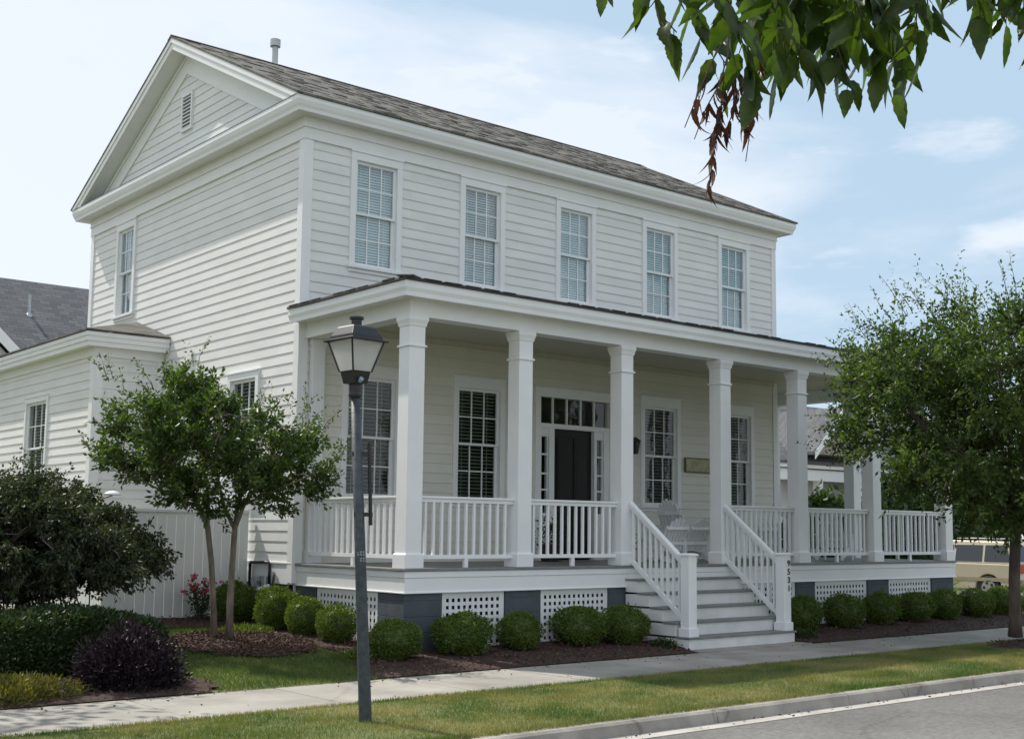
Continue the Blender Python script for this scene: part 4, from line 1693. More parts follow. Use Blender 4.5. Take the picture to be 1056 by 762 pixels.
def boxwood_mesh(seed):
    rng = np.random.default_rng(seed)
    P, d = ellipsoid_shell(5200, (0, 0, .33), (.34, .34, .33), rng, depth=.22)
    # flatter top, cropped sides like a clipped shrub
    P[:, 2] = .33 + np.sign(P[:, 2] - .33) * np.abs((P[:, 2] - .33) / .33) ** .9 * .31
    # each plant has its own bulges and a few thin patches
    ph_ = rng.uniform(0, 6, 6)
    bul = 1 + .07 * np.sin(3 * d[:, 0] + ph_[0]) * np.cos(3 * d[:, 1] + ph_[1]) + .05 * np.sin(6 * d[:, 2] + ph_[2] + 4 * d[:, 0])
    P = (P - np.array([0, 0, .33])) * bul[:, None] + np.array([0, 0, .33])
    thin = np.sin(7 * d[:, 0] + ph_[3]) * np.sin(6 * d[:, 1] + ph_[4]) * np.sin(6 * d[:, 2] + ph_[5])
    keep = (thin < .45) | (rng.random(len(P)) < .5)
    P, d = P[keep], d[keep]
    # stray shoots standing proud of the clipped surface
    q_ = rng.integers(0, len(P), 70)
    extra, ed = [], []
    for j_ in q_:
        if P[j_][2] > .3:
            for t_ in range(5):
                extra.append(P[j_] + (d[j_] + np.array([0, 0, .4])) * t_ * .012)
                ed.append(d[j_] + np.array([0, 0, .6]))
    P = np.concatenate([P, np.array(extra)])
    d = np.concatenate([d, np.array(ed)])
    A = d + rng.normal(size=d.shape) * .55 + np.array([0, 0, .25])
    V, Fc = leaf_arrays(P, A, .036, .019, .15, rng)
    # twiggy inner body so that nothing shows through
    core = MB().rings((0, 0, .04), [(.12, 0), (.24, .09), (.275, .25), (.24, .42), (.12, .52)], n=14)
    cv = np.array(core.v)
    k = len(V)
    tri = []
    for f in core.f:
        for i in range(1, len(f) - 1):
            tri.append((f[0] + k, f[i] + k, f[i + 1] + k))
    return fast_mesh('boxwood_shrub', np.concatenate([V, cv]), np.concatenate([Fc, np.array(tri)]))


BW = [boxwood_mesh(s_) for s_ in (21, 22, 23, 24, 25)]
for m_ in BW:
    m_.materials.append(L_BOX)
BOX = [
    (-.60, 3.35, (0.9, 1.0), 'round boxwood beside the red roses, behind the twin trunks of the small tree'),
    (-.42, 2.45, (0.85, 1.05), 'round clipped boxwood right under the grey utility meter'),
    (-.33, 1.85, (0.8, 1.0), 'round clipped boxwood between the meter shrub and the one the lamp pole hides'),
    (-.33, 1.05, (0.76, 1.0), 'round clipped boxwood half hidden behind the lamp pole, at the side lattice'),
    (-.42, -.42, (0.93, 0.8), 'round clipped boxwood in front of the dark corner pier of the porch'),
    (.58, -.42, (1.03, 0.8), 'broad light green boxwood in front of the first front lattice panel'),
    (1.55, -.36, (0.88, 0.86), 'smaller dark boxwood in front of the pier between two lattice panels'),
    (2.62, -.34, (1.05, 0.8), 'dark boxwood in front of the lattice panel nearest the steps'),
    (3.32, -.50, (1.02, 0.8), 'dark boxwood touching the left side of the front steps'),
    (7.22, -.50, (0.97, 0.92), 'dark boxwood directly right of the numbered newel post'),
    (8.42, -.42, (1.01, 0.85), 'second boxwood right of the numbered newel post'),
    (9.55, -.38, (0.99, 0.88), 'third boxwood right of the numbered newel post'),
    (10.6, -.35, (0.99, 0.85), 'fourth boxwood right of the numbered newel post, below lattice'),
    (11.6, -.30, (0.97, 0.87), 'fifth boxwood right of the numbered newel post, below the right lattice panel'),
    (12.75, -.28, (0.99, 0.83), 'sixth boxwood right of the numbered newel post, at the dark end pier'),
    (13.75, -.25, (0.99, 0.87), 'seventh boxwood right of the numbered newel post, in front of the plume grass'),
    (14.85, -.22, (0.94, 0.87), 'last boxwood of the right row, in front of the tan car'),
]
for i, (x, y, s_, lab) in enumerate(BOX):
    o = bpy.data.objects.new('boxwood_shrub', BW[i % 5])
    COL.objects.link(o)
    o.location = (x, y, ground_z(x, y) - .01)
    o.rotation_euler = (0, 0, i * 1.7)
    o.scale = (s_[0] * random.uniform(.96, 1.05), s_[0] * random.uniform(.95, 1.05), s_[0] * s_[1])
    tag(o, lab, 'shrub', 'clipped boxwoods round the porch')


def in_poly(x, y, poly):
    c = False
    j = len(poly) - 1
    for i in range(len(poly)):
        xi, yi = poly[i]
        xj, yj = poly[j]
        if (yi > y) != (yj > y) and x < (xj - xi) * (y - yi) / (yj - yi) + xi:
            c = not c
        j = i
    return c


def crown_clusters(n, poly, d0, spread, rng, shrink=.86):
    """cluster centres filling a crown whose side view is poly, depth round d0"""
    gu = sum(p_[0] for p_ in poly) / len(poly)
    gv = sum(p_[1] for p_ in poly) / len(poly)
    poly = [(gu + (a - gu) * shrink, gv + (b - gv) * shrink) for a, b in poly]
    us = [p_[0] for p_ in poly]
    vs_ = [p_[1] for p_ in poly]
    res = []
    cu, cv_ = sum(us) / len(us), sum(vs_) / len(vs_)
    while len(res) < n:
        u, v = rng.uniform(min(us), max(us)), rng.uniform(min(vs_), max(vs_))
        if not in_poly(u, v, poly):
            continue
        # thinner in depth near the outline
        e_ = max(abs(u - cu) / (max(us) - min(us)) * 2, abs(v - cv_) / (max(vs_) - min(vs_)) * 2)
        dd_ = spread * math.sqrt(max(.08, 1 - e_ ** 2))
        d = d0 + rng.uniform(-dd_, dd_)
        # keep the proportions of the outline when nearer or farther than d0
        p0 = at(u, v, d0)
        res.append(p0 + FW * (d - d0))
    return res


def sprigs(centers, nt_, nl, tl, ll, lw_, rng, hub, droop=.0, upb=.25, ok=None, wob=.55, outb=.9, flat=1.0):
    """twigs radiating from the cluster centres, leaves set along them; returns leaves + twig mesh"""
    P, A = [], []
    tw = MB()
    for c in centers:
        out = (c - hub)
        out.normalize()
        for k in range(nt_):
            d = Vector(rng.normal(size=3))
            d.z *= flat
            d = (d * wob + out * outb + Vector((0, 0, upb))).normalized()
            ln_ = tl * rng.uniform(.5, 1.3)
            p = c + Vector(rng.normal(size=3)) * .07
            pts_ = [p]
            for i in range(4):
                d = (d + Vector((0, 0, -droop)) + Vector(rng.normal(size=3)) * .12).normalized()
                p = p + d * ln_ / 4
                pts_.append(p)
            if k % 2 == 0:
                tw.tube(pts_, [.006, .005, .004, .003, .002], 3, cap=False)
            for i in range(nl):
                t = (i + rng.random()) / nl * 3.999
                j = int(t)
                q = pts_[j].lerp(pts_[j + 1], t - j)
                if ok is not None and not ok(q):
                    continue
                dd_ = (pts_[j + 1] - pts_[j]).normalized()
                s_ = Vector(rng.normal(size=3))
                P.append(q + s_ * .012)
                A.append(dd_ * .55 + s_ * .55 + Vector((0, 0, -.25)))
    V, Fc = leaf_arrays(np.array([tuple(q) for q in P]), np.array([tuple(q) for q in A]), ll, lw_, .2, rng)
    return V, Fc, tw


def limbs(tw, starts, centers, rng, r0=.02, frac=.5, sag=.1):
    """thin branches from the nearest fork to a share of the clusters"""
    for c in centers:
        if rng.random() > frac:
            continue
        s = min(starts, key=lambda q: (q[0] - c).length)
        a, ra = s
        mid = a.lerp(c, .5) + Vector(rng.normal(size=3)) * .08 + Vector((0, 0, sag))
        tw.tube([a, a.lerp(mid, .5) + Vector((0, 0, .03)), mid, c], [ra, ra * .7, ra * .45, .006], 5, cap=False)


rng = np.random.default_rng(5)
# small multi-stemmed tree on the left lawn
bx0, by0 = -1.56, 1.55
bz = ground_z(bx0, by0)
dM = (Vector((bx0, by0, 1.5)) - CAM).dot(FW)
myr = thing('crape_myrtle', 'small tree with two tan trunks and wide green crown before the white fence', 'tree', (bx0, by0, bz))
A1 = [at(221, 664, dM), at(220, 625, dM), at(218, 580, dM), at(214, 542, dM)]
A2 = [at(236, 664, dM - .12), at(237, 630, dM - .12), at(239, 590, dM - .12), at(242, 545, dM - .12)]
MB().tube(A1, [.050, .039, .036, .034], 12).build('trunk', M_BARK, myr, smooth=True)
MB().tube(A2, [.056, .043, .039, .036], 12).build('trunk', M_BARK, myr, smooth=True)
MB().tube([at(229, 668, dM - .06), at(229, 661, dM - .06)], [.13, .05], 12).build('root_flare', M_BARK, myr, smooth=True)
stems = [
    [A1[-1], at(203, 522, dM), at(180, 480, dM + .2), at(150, 440, dM + .3)],
    [A1[-1], at(214, 505, dM + .1), at(206, 455, dM + .3), at(180, 412, dM + .4)],
    [A2[-1], at(231, 522, dM), at(222, 480, dM - .2), at(228, 430, dM - .3)],
    [A2[-1], at(252, 520, dM - .2), at(280, 480, dM - .3), at(305, 445, dM - .2)],
    [A2[-1], at(247, 510, dM + .1), at(262, 470, dM + .3), at(268, 430, dM + .4)],
    [at(252, 520, dM - .2), at(285, 505, dM - .3), at(325, 488, dM - .3)],
    [at(203, 522, dM), at(165, 505, dM - .2), at(125, 485, dM - .3)],
]
sb = MB()
for s_ in stems:
    n_ = len(s_)
    sb.tube(s_, [.030, .022, .014, .008][:n_] if n_ == 4 else [.02, .014, .007], 8, cap=False)
st_pts = [(p_, .012) for s_ in stems for p_ in s_[1:]]
polyM = [(97, 476), (112, 440), (108, 397), (130, 392), (165, 392), (205, 388), (228, 408), (262, 432), (296, 418), (312, 440), (332, 462), (362, 488),
         (345, 515), (322, 508), (300, 538), (262, 520), (240, 532), (205, 524), (176, 524), (160, 498), (138, 498), (120, 482)]
cl = crown_clusters(145, polyM, dM, .85, rng, .87)
hubM = at(228, 520, dM)
V, Fc, tw = sprigs(cl, 9, 18, .27, .070, .036, rng, hubM, droop=.03, upb=.12, flat=.45)
# upright shoots on the outline
sh = [at(u, v, dM + rng.uniform(-.4, .4)) for u, v in ((112, 392), (124, 400), (165, 386), (208, 384), (300, 420), (308, 432), (330, 446), (352, 478), (98, 474), (262, 428), (285, 436), (318, 450), (345, 470), (150, 398))]
V2, F2, tw2 = sprigs(sh, 3, 12, .34, .055, .028, rng, hubM, droop=-.02, upb=.8, wob=.25)
V_all = np.concatenate([V, V2])
F_all = np.concatenate([Fc, F2 + len(V)])
limbs(sb, st_pts, cl, rng, frac=.55)
sb.add(tw.v, tw.f)
sb.add(tw2.v, tw2.f)
sb.build('branches', M_BARK, myr, smooth=True, fixn=False)
leaf_object('crown', V_all, F_all, L_MYRTLE, myr)

# street tree at the right
rng = np.random.default_rng(8)
dT = (Vector((TREE_R[0], TREE_R[1], 1)) - CAM).dot(FW)
stt = thing('street_tree', 'dark green street tree with a single grey trunk in the verge by the right edge', 'tree', (TREE_R[0], TREE_R[1], -.06))
uT = 1047
T1 = [at(uT, 656, dT), at(uT, 640, dT), at(uT - 1, 600, dT), at(uT, 555, dT), at(uT + 2, 520, dT)]
MB().tube(T1, [.11, .088, .082, .078, .07], 14).build('trunk', M_BARK2, stt, smooth=True)
polyT = [(868, 372), (905, 352), (925, 335), (960, 335), (985, 318), (1012, 345), (1040, 320), (1070, 300), (1110, 296), (1160, 315), (1205, 350), (1232, 410),
         (1225, 480), (1180, 535), (1120, 552), (1070, 548), (1035, 556), (1000, 545), (965, 535), (940, 505), (900, 485), (872, 478), (868, 448), (905, 430), (885, 400)]
okT = lambda q: not (q.y > -.42 and q.z < 5.1 and q.x < 13.0)
cl = [c for c in crown_clusters(400, polyT, dT, 2.0, rng, .88) if okT(c)]
hubT = at(1050, 480, dT)
V, Fc, tw = sprigs(cl, 11, 17, .46, .088, .044, rng, hubT, droop=.08, upb=.2, ok=okT)
sh = [at(u, v, dT + rng.uniform(-.8, .8)) for u, v in ((880, 362), (900, 345), (925, 330), (940, 325), (962, 330), (985, 312), (990, 318), (1012, 335), (1030, 322), (1050, 312), (870, 440), (875, 470), (872, 375), (1075, 300), (905, 350), (948, 318), (976, 322))]
V2, F2, tw2 = sprigs(sh, 4, 18, .62, .058, .028, rng, hubT, droop=.10, upb=.45, wob=.3, ok=okT)
lb = MB()
forks = [(T1[-1], .05), (T1[3], .045)]
for a, b, c in (((1000, 470), (950, 440), -.8), ((1020, 430), (985, 380), .5), ((1060, 430), (1070, 360), .2), ((1090, 450), (1140, 400), .6), ((1100, 490), (1170, 470), -.7), ((1040, 450), (1030, 380), -1.2), ((1010, 500), (960, 500), .9)):
    m0, m1 = at(*a, dT + c * .5), at(*b, dT + c)
    lb.tube([T1[3], T1[4].lerp(m0, .4), m0, m1], [.055, .045, .032, .015], 8, cap=False)
    forks += [(m0, .02), (m1, .012)]
limbs(lb, forks, cl, rng, frac=.45)
lb.add(tw.v, tw.f)
lb.add(tw2.v, tw2.f)
lb.build('branches', M_BARK2, stt, smooth=True, fixn=False)
leaf_object('crown', np.concatenate([V, V2]), np.concatenate([Fc, F2 + len(V)]), L_TREE, stt)

# weeping tree on the far left
rng = np.random.default_rng(12)
wp = thing('weeping_tree', 'low dark weeping tree with a domed crown above the hedge at the left edge', 'tree', (-4.05, 1.9, .07))
dW = (Vector((-4.05, 1.9, 1)) - CAM).dot(FW)
MB().tube([at(22, 650, dW), at(24, 610, dW), at(30, 560, dW), at(36, 520, dW)], [.10, .075, .065, .05], 12).build('trunk', M_BARK2, wp, smooth=True)
polyW = [(-95, 520), (-40, 500), (10, 494), (40, 492), (66, 502), (100, 520), (128, 545), (150, 566), (164, 584), (135, 590), (112, 600), (70, 598), (30, 612), (-30, 615), (-90, 610)]
cl = crown_clusters(430, polyW, dW, 1.1, rng, .90)
V, Fc, tw = sprigs(cl, 14, 18, .17, .056, .030, rng, at(25, 560, dW), droop=.30, upb=.0, outb=.5)
sh = [at(u, v, dW + rng.uniform(-.3, .3)) for u, v in ((28, 484), (22, 488), (66, 498), (160, 574), (30, 480))]
V2, F2, tw2 = sprigs(sh, 5, 12, .16, .045, .024, rng, at(25, 560, dW), droop=.02, upb=.5)
lb = MB()
fk = [(at(36, 520, dW), .03), (at(75, 530, dW), .02), (at(-10, 520, dW), .02), (at(110, 560, dW), .015), (at(40, 540, dW - .6), .02), (at(40, 530, dW + .6), .02)]
for q, r_ in fk[1:]:
    lb.tube([at(36, 520, dW), at(36, 520, dW).lerp(q, .5) + Vector((0, 0, .12)), q], [.04, .03, r_], 7, cap=False)
limbs(lb, fk, cl, rng, frac=.15, sag=.02)
lb.add(tw.v, tw.f)
lb.build('branches', M_BARK2, wp, smooth=True, fixn=False)
leaf_object('crown', np.concatenate([V, V2]), np.concatenate([Fc, F2 + len(V)]), L_WEEP, wp)


# clipped hedge
def hedge(name, label, x0, x1, y0, y1, z0, z1, m_, n, ll, lw_, seed, jag=.03):
    rng = np.random.default_rng(seed)
    P = rng.uniform((x0, y0, z0), (x1, y1, z1), (n, 3))
    # push the points to the surface of a rounded box
    c = np.array([(x0 + x1) / 2, (y0 + y1) / 2, z0])
    h_ = np.array([(x1 - x0) / 2, (y1 - y0) / 2, (z1 - z0)])
    face = rng.integers(0, 5, n)
    q = (P - c) / h_
    for f, (ax, sg) in enumerate(((0, -1), (0, 1), (1, -1), (2, 1), (1, 1))):
        k = face == f
        q[k, ax] = sg
    mm = (np.abs(q) ** 6).sum(1, keepdims=True) ** (1 / 6)
    q = q / mm
    P = c + q * h_ * (1 - .10 * rng.random((n, 1)))
    P[:, 2] += .025 * np.sin(P[:, 0] * 4.3) + jag * rng.normal(size=n) * .5
    P[:, 1] += .05 * np.sin(P[:, 0] * 3.1 + 1)
    A = q + rng.normal(size=(n, 3)) * .7
    V, Fc = leaf_arrays(P, A, ll, lw_, .2, rng)
    core = MB().box(x0 + .32, x1 - .32, y0 + .2, y1 - .2, z0, z1 - .16)
    cv = np.array(core.v)
    tri = []
    for f in core.f:
        tri += [(f[0] + len(V), f[1] + len(V), f[2] + len(V)), (f[0] + len(V), f[2] + len(V), f[3] + len(V))]
    o = link(name, fast_mesh(name, np.concatenate([V, cv]), np.concatenate([Fc, np.array(tri)])), m_)
    return tag(o, label, 'hedge')


hedge('clipped_hedge', 'dark green clipped hedge below the weeping tree at the left edge', -7.4, -3.02, -.15, 1.1, -.08, .60, L_HEDGE, 44000, .055, .032, 31)


def mound(name, label, cat, c, r, m_, n, ll, lw_, seed, up_=.3, dep=.5):
    rng = np.random.default_rng(seed)
    d = unit(rng.normal(size=(n, 3)))
    d[:, 2] = np.abs(d[:, 2])
    s = 1 - dep * rng.random((n, 1)) ** 1.5
    lump = 1 + .12 * np.sin(d[:, :1] * 6 + 2) * np.cos(d[:, 1:2] * 7) + rng.normal(size=(n, 1)) * .05
    P = d * s * lump * np.array(r) + np.array(c)
    A = d + rng.normal(size=(n, 3)) * .6 + np.array([0, 0, up_])
    V, Fc = leaf_arrays(P, A, ll, lw_, .15, rng)
    o = link(name, fast_mesh(name, V, Fc), m_)
    return tag(o, label, cat)


mound('purple_shrub', 'dark purple-leaved shrub in front of the hedge end by the pavement', 'shrub', (-3.84, -.85, -.11), (.54, .44, .60), L_PURPLE, 7000, .07, .022, 41, .25, .6)
mound('golden_shrub', 'low yellow-green spreading shrub at the pavement edge on the far left', 'shrub', (-5.05, -1.0, -.12), (.72, .42, .22), L_GOLD, 6000, .05, .016, 42, .5)
mound('groundcover_plant', 'low green plant in the mulch right of the grass tongue behind the lamp pole', 'plant', (-.78, -.2, -.08), (.30, .34, .13), L_BOX, 1500, .05, .014, 43, .5)
mound('groundcover_plant', 'low green plant at the left foot of the front steps', 'plant', (3.62, -.95, -.11), (.16, .25, .15), L_HEDGE, 900, .04, .016, 44, .5)
mound('groundcover_plant', 'low green plant in the mulch by the right foot of the steps', 'plant', (6.55, -.95, -.11), (.32, .30, .14), L_HEDGE, 1200, .04, .016, 45, .5)
mound('groundcover_plant', 'low green plant at the foot of the utility meter boxwood, behind the twin trunks', 'plant', (-1.0, 2.25, .08), (.42, .35, .12), L_BOX, 1600, .05, .014, 46, .5)

rng = np.random.default_rng(77)
ro = thing('rose_bush', 'rose bush with pink-red flowers against the white fence', 'shrub', (-.85, 3.55, ground_z(0, 3.55)))
rc_ = at(206, 640, (Vector((-.85, 3.5, .5)) - CAM).dot(FW))
rb = Vector((rc_.x, rc_.y, ground_z(0, 3.5)))
sb = MB()
Pl, Pf = [], []
for i in range(16):
    a = rng.uniform(0, 6.28)
    top_ = rb + Vector((math.cos(a) * rng.uniform(.05, .30), math.sin(a) * rng.uniform(.02, .2), rng.uniform(.30, .62)))
    sb.tube([rb, rb.lerp(top_, .5) + Vector((0, 0, .06)), top_], [.008, .006, .004], 5)
    for k in range(26):
        t = rng.uniform(.25, 1)
        Pl.append(tuple(rb.lerp(top_, t) + Vector(rng.normal(size=3)) * .045))
    for k in range(1 + int(rng.random() * 2)):
        f_ = top_ + Vector(rng.normal(size=3)) * .04
        Pf.append([tuple(f_ + Vector(rng.normal(size=3)) * .012) for kk in range(12)])
sb.build('stems', M_BARK2, ro)
V, Fc = leaf_arrays(np.array(Pl), rng.normal(size=(len(Pl), 3)), .05, .03, .2, rng)
leaf_object('foliage', V, Fc, L_ROSE, ro)
for pf_ in Pf:
    V, Fc = leaf_arrays(np.array(pf_), rng.normal(size=(len(pf_), 3)) + np.array([0, 0, .3]), .034, .03, .3, rng)
    leaf_object('flower', V, Fc, L_PETAL, ro)

# plume grass right of the porch
rng = np.random.default_rng(78)
n = 900
base = np.array([14.3, 1.6, -.1])
P = base + rng.normal(size=(n, 3)) * np.array([.10, .10, 0])
D_ = unit(rng.normal(size=(n, 3)) * np.array([.5, .5, 0]) + np.array([0, 0, 1]))
hh = rng.uniform(.5, 1.05, (n, 1))
T_ = unit(np.cross(D_, rng.normal(size=(n, 3)))) * .006
mid = P + D_ * hh * .6
tip = P + D_ * hh + np.array([1, 1, 0]) * (D_ * hh) * .35 - np.array([0, 0, .12])
V = np.stack([P - T_, P + T_, mid - T_, mid + T_, tip], 1).reshape(-1, 3)
k = (np.arange(n) * 5)[:, None]
Fc = np.concatenate([k + np.array([[0, 1, 3]]), k + np.array([[0, 3, 2]]), k + np.array([[2, 3, 4]])], 1).reshape(-1, 3)
tag(link('ornamental_grass', fast_mesh('ornamental_grass', V, Fc), L_PLUME), 'tall arching ornamental grass beside the right end of the porch', 'plant')

# ------------------------------------------------------------------ overhanging branch near the camera
rng = np.random.default_rng(91)
br_root = thing('shade_tree', 'overhanging branch of broad pointed leaves with a withered brown tuft, top right', 'tree', tuple(CAM + RT * 3.6 - FW * .6 + Vector((0, 0, -1.6))))
tb_ = CAM + RT * 3.6 - FW * .6
tbase = Vector((tb_.x, tb_.y, -.13))
crotch = Vector((tb_.x, tb_.y, 3.0))
MB().tube([tbase, tbase + Vector((0, 0, .3)), Vector((tb_.x, tb_.y, 1.8)), crotch, crotch + Vector((.1, 0, 1.2))], [.24, .18, .16, .13, .08], 16).build('trunk', M_BARK2, br_root, smooth=True)
limb_pts = [crotch, crotch.lerp(at(1150, -75, 2.6), .5) + Vector((0, 0, .3)), at(1150, -75, 2.6), at(1000, -60, 2.5), at(860, -45, 2.45), at(740, -40, 2.4), at(650, -30, 2.35)]
limb = MB().tube(limb_pts, [.09, .05, .028, .02, .014, .009, .004], 10)


def big_leaf(V, Fl, base, ax, nrm, Ln, Wd, bend, rg):
    """ovate pointed leaf with a toothed edge, folded along the midrib and bent along its length"""
    ax = ax.normalized()
    side = ax.cross(nrm).normalized()
    nrm = side.cross(ax).normalized()
    n = 11
    k = len(V)
    tws = rg.normal() * .6
    for i in range(n + 1):
        t = i / n
        wv = Wd * .5 * (math.sin(math.pi * min(1, t ** .72)) ** .85) * (1 - .35 * t)
        if 0 < i < n:
            wv *= 1.0 + (.07 if i % 2 else -.07)
        c = base + ax * Ln * t + nrm * (-bend * Ln * t * t)
        sd = (side * math.cos(tws * t) + nrm * math.sin(tws * t))
        up_ = nrm * wv * .35
        V += [tuple(c + sd * wv + up_), tuple(c), tuple(c - sd * wv + up_)]
    for i in range(n):
        a = k + i * 3
        b = a + 3
        for p_, q_ in ((a, a + 1), (a + 1, a + 2)):
            r_, s_ = p_ + 3, q_ + 3
            Fl += [(p_, q_, s_), (p_, s_, r_)]


V, Fl = [], []
tw = MB()
# hanging twigs: start pixel (above the frame), end pixel, depth, number of leaves, leaf length
twigs_ = [((668, -30), (690, 40), 2.40, 5, .095), ((700, -35), (742, 75), 2.42, 7, .105), ((735, -40), (770, 90), 2.30, 8, .11), ((770, -40), (795, 80), 2.45, 9, .11),
          ((800, -45), (835, 70), 2.35, 9, .11), ((835, -45), (868, 95), 2.5, 10, .11), ((865, -45), (900, 75), 2.35, 10, .11), ((895, -50), (925, 85), 2.55, 10, .11),
          ((920, -50), (935, 50), 2.4, 8, .105), ((850, -40), (880, 60), 2.7, 9, .12), ((815, -40), (850, 40), 2.6, 9, .12), ((780, -40), (815, 40), 2.65, 8, .115),
          ((885, -40), (915, 45), 2.75, 9, .12), ((950, -55), (950, 20), 2.5, 5, .10), ((990, -60), (1000, 20), 2.45, 7, .105), ((1020, -60), (1030, 25), 2.5, 8, .105),
          ((1045, -65), (1060, 35), 2.4, 8, .11), ((1080, -70), (1090, 30), 2.5, 8, .11), ((1005, -60), (1010, 0), 2.7, 6, .11), ((628, -30), (622, -10), 2.36, 2, .07), ((755, -40), (745, 20), 2.6, 6, .11),
          ((1040, -60), (1045, 0), 2.7, 7, .11), ((830, -40), (800, 10), 2.5, 8, .11), ((870, -40), (900, 10), 2.45, 8, .11)]
for (s0, s1, d, nl, Ln) in twigs_:
    a, b = at(*s0, d), at(s1[0] + 8, s1[1] - 6, d + .02)
    nl = int(nl * 1.5)
    mid = a.lerp(b, .5) + Vector(rng.normal(size=3)) * .015
    tw.tube([a, mid, b], [.0028, .002, .0012], 5)
    for i in range(nl):
        t = (i + .4) / nl
        p = a.lerp(mid, t * 2) if t < .5 else mid.lerp(b, t * 2 - 1)
        sd = RT * (1 if i % 2 else -1) * rng.uniform(.15, .75) + FW * rng.normal() * .45
        ax = (Vector((0, 0, -1)) + sd * .8 + Vector(rng.normal(size=3)) * .12).normalized()
        if i == nl - 1:
            ax = Vector((rng.normal() * .15, rng.normal() * .15, -1))
        pet = p + ax * .018
        tw.tube([p, pet], [.0012, .001], 4)
        nr = (Vector(rng.normal(size=3)) + FW * -.4)
        big_leaf(V, Fl, pet, ax, nr, Ln * rng.uniform(.6, 1.1) * .95, Ln * .40 * rng.uniform(.75, 1.15), rng.uniform(-.25, .5), rng)
me = fast_mesh('leaves', np.array(V), np.array(Fl))
me.polygons.foreach_set('use_smooth', [True] * len(me.polygons))
link('leaves', me, L_BIG, br_root)
# withered brown tuft
V, Fl = [], []
dd0 = 2.38
dtw = MB()
stems_ = [((752, 40), (748, 100), (735, 150), (731, 205)), ((752, 40), (735, 70), (718, 110), (706, 140)), ((752, 60), (765, 90), (770, 120), (768, 150)), ((775, 30), (778, 60), (765, 95), (758, 110)),
          ((752, 60), (742, 95), (728, 120), (716, 152)), ((782, 40), (784, 80), (778, 110), (769, 175)), ((748, 90), (742, 130), (737, 150), (733, 190)), ((755, 50), (757, 80), (758, 120), (745, 150))]
for st_ in stems_:
    pts_ = [at(u, v - 8, dd0 + rng.uniform(-.03, .03)) for u, v in st_]
    dtw.tube(pts_, [.0018, .0016, .0013, .001], 4)
    nlv = 22 if st_[-1][0] > 725 and st_[0][0] < 760 else 9
    for i in range(nlv):
        t = rng.uniform(.2, 1) * 2.999
        j = int(t)
        p = pts_[j].lerp(pts_[j + 1], t - j)
        ax = Vector((rng.normal() * .22, rng.normal() * .22, -1))
        big_leaf(V, Fl, p, ax, Vector(rng.normal(size=3)), rng.uniform(.025, .055), rng.uniform(.006, .015), rng.uniform(-.8, .8), rng)
me = fast_mesh('dead_leaves', np.array(V), np.array(Fl))
link('dead_leaves', me, L_DEAD, br_root)
dtw.build('dead_twigs', M_BARK2, br_root, fixn=False)
limb.add(tw.v, tw.f)
limb.build('limb', M_BARK2, br_root, smooth=True, fixn=False)

# ------------------------------------------------------------------ neighbours
def solid_roof(mb, x0, x1, y0, y1, ze, zr, axis='x', t=.12):
    """gable roof slab, ridge along the axis"""
    if axis == 'x':
        ym = (y0 + y1) / 2
        mb.prism([(x0, y0, ze - t), (x0, y0, ze), (x0, ym, zr), (x0, y1, ze), (x0, y1, ze - t), (x0, ym, zr - t)], (x1 - x0, 0, 0))
    else:
        xm = (x0 + x1) / 2
        mb.prism([(x0, y0, ze - t), (x0, y0, ze), (xm, y0, zr), (x1, y0, ze), (x1, y0, ze - t), (xm, y0, zr - t)], (0, y1 - y0, 0))


def simple_window(parent, W, u0, u1, z0, z1):
    f = MB()
    for a, b, c, d in ((u0 - .1, u0, z0, z1), (u1, u1 + .1, z0, z1), (u0 - .1, u1 + .1, z1, z1 + .12), (u0 - .12, u1 + .12, z0 - .1, z0), (u0, u1, (z0 + z1) / 2 - .03, (z0 + z1) / 2 + .03), ((u0 + u1) / 2 - .015, (u0 + u1) / 2 + .015, z0, z1)):
        W.box(f, a, b, .0, .05, c, d)
    o = f.build('window', M_TRIM, parent)
    g_ = MB()
    g_.add([W.p(u0, .02, z0), W.p(u1, .02, z0), W.p(u1, .02, z1), W.p(u0, .02, z1)], [(0, 1, 2, 3)])
    g_.build('pane', M_PANE, o)


M_PANE = mat('far_pane', (.03, .035, .04), .08, spec=.6)
# left: long grey roof behind the rear wing
nl_ = thing('house', 'neighbouring house with a large plain grey shingle roof, far left behind the wing', 'house', (-2, 24, 0))
nb = MB()
nb.box(-12, 10.0, 20.5, 27.5, -.1, 5.2)
nb.build('wall', M_SIDING, nl_)
r_ = MB()
solid_roof(r_, -12.4, 10.4, 20.0, 28.0, 5.25, 8.62)
nr_ = r_.build('roof', M_SHINGLE2, nl_)
MB().tube([(2.5, 22.6, 7.3), (2.5, 22.6, 7.98)], .05, 10).tube([(2.5, 22.6, 7.3), (2.5, 22.6, 7.45)], [.16, .06], 10).build('vent_pipe', M_METAL, nr_)
gb = MB()
gb.prism([(-5.2, 18.6, -.1), (1.9, 18.6, -.1), (1.9, 18.6, 4.6), (-1.65, 18.6, 8.0), (-5.2, 18.6, 4.6)], (0, 3.0, 0))
gb.build('front_wing', M_TRIM2, nl_)
r_ = MB()
r_.prism([(-5.6, 18.2, 4.35), (-5.6, 18.2, 4.5), (-1.65, 18.2, 8.3), (2.3, 18.2, 4.5), (2.3, 18.2, 4.35), (-1.65, 18.2, 8.12)], (0, 5.0, 0))
r_.build('front_wing_roof', M_SHINGLE2, nl_)
r_ = MB()
r_.prism([(-1.65, 18.17, 8.28), (2.28, 18.17, 4.48), (2.28, 18.17, 4.15), (-1.65, 18.17, 7.95)], (0, .03, 0))
r_.prism([(-1.65, 18.17, 8.28), (-5.58, 18.17, 4.48), (-5.58, 18.17, 4.15), (-1.65, 18.17, 7.95)], (0, .03, 0))
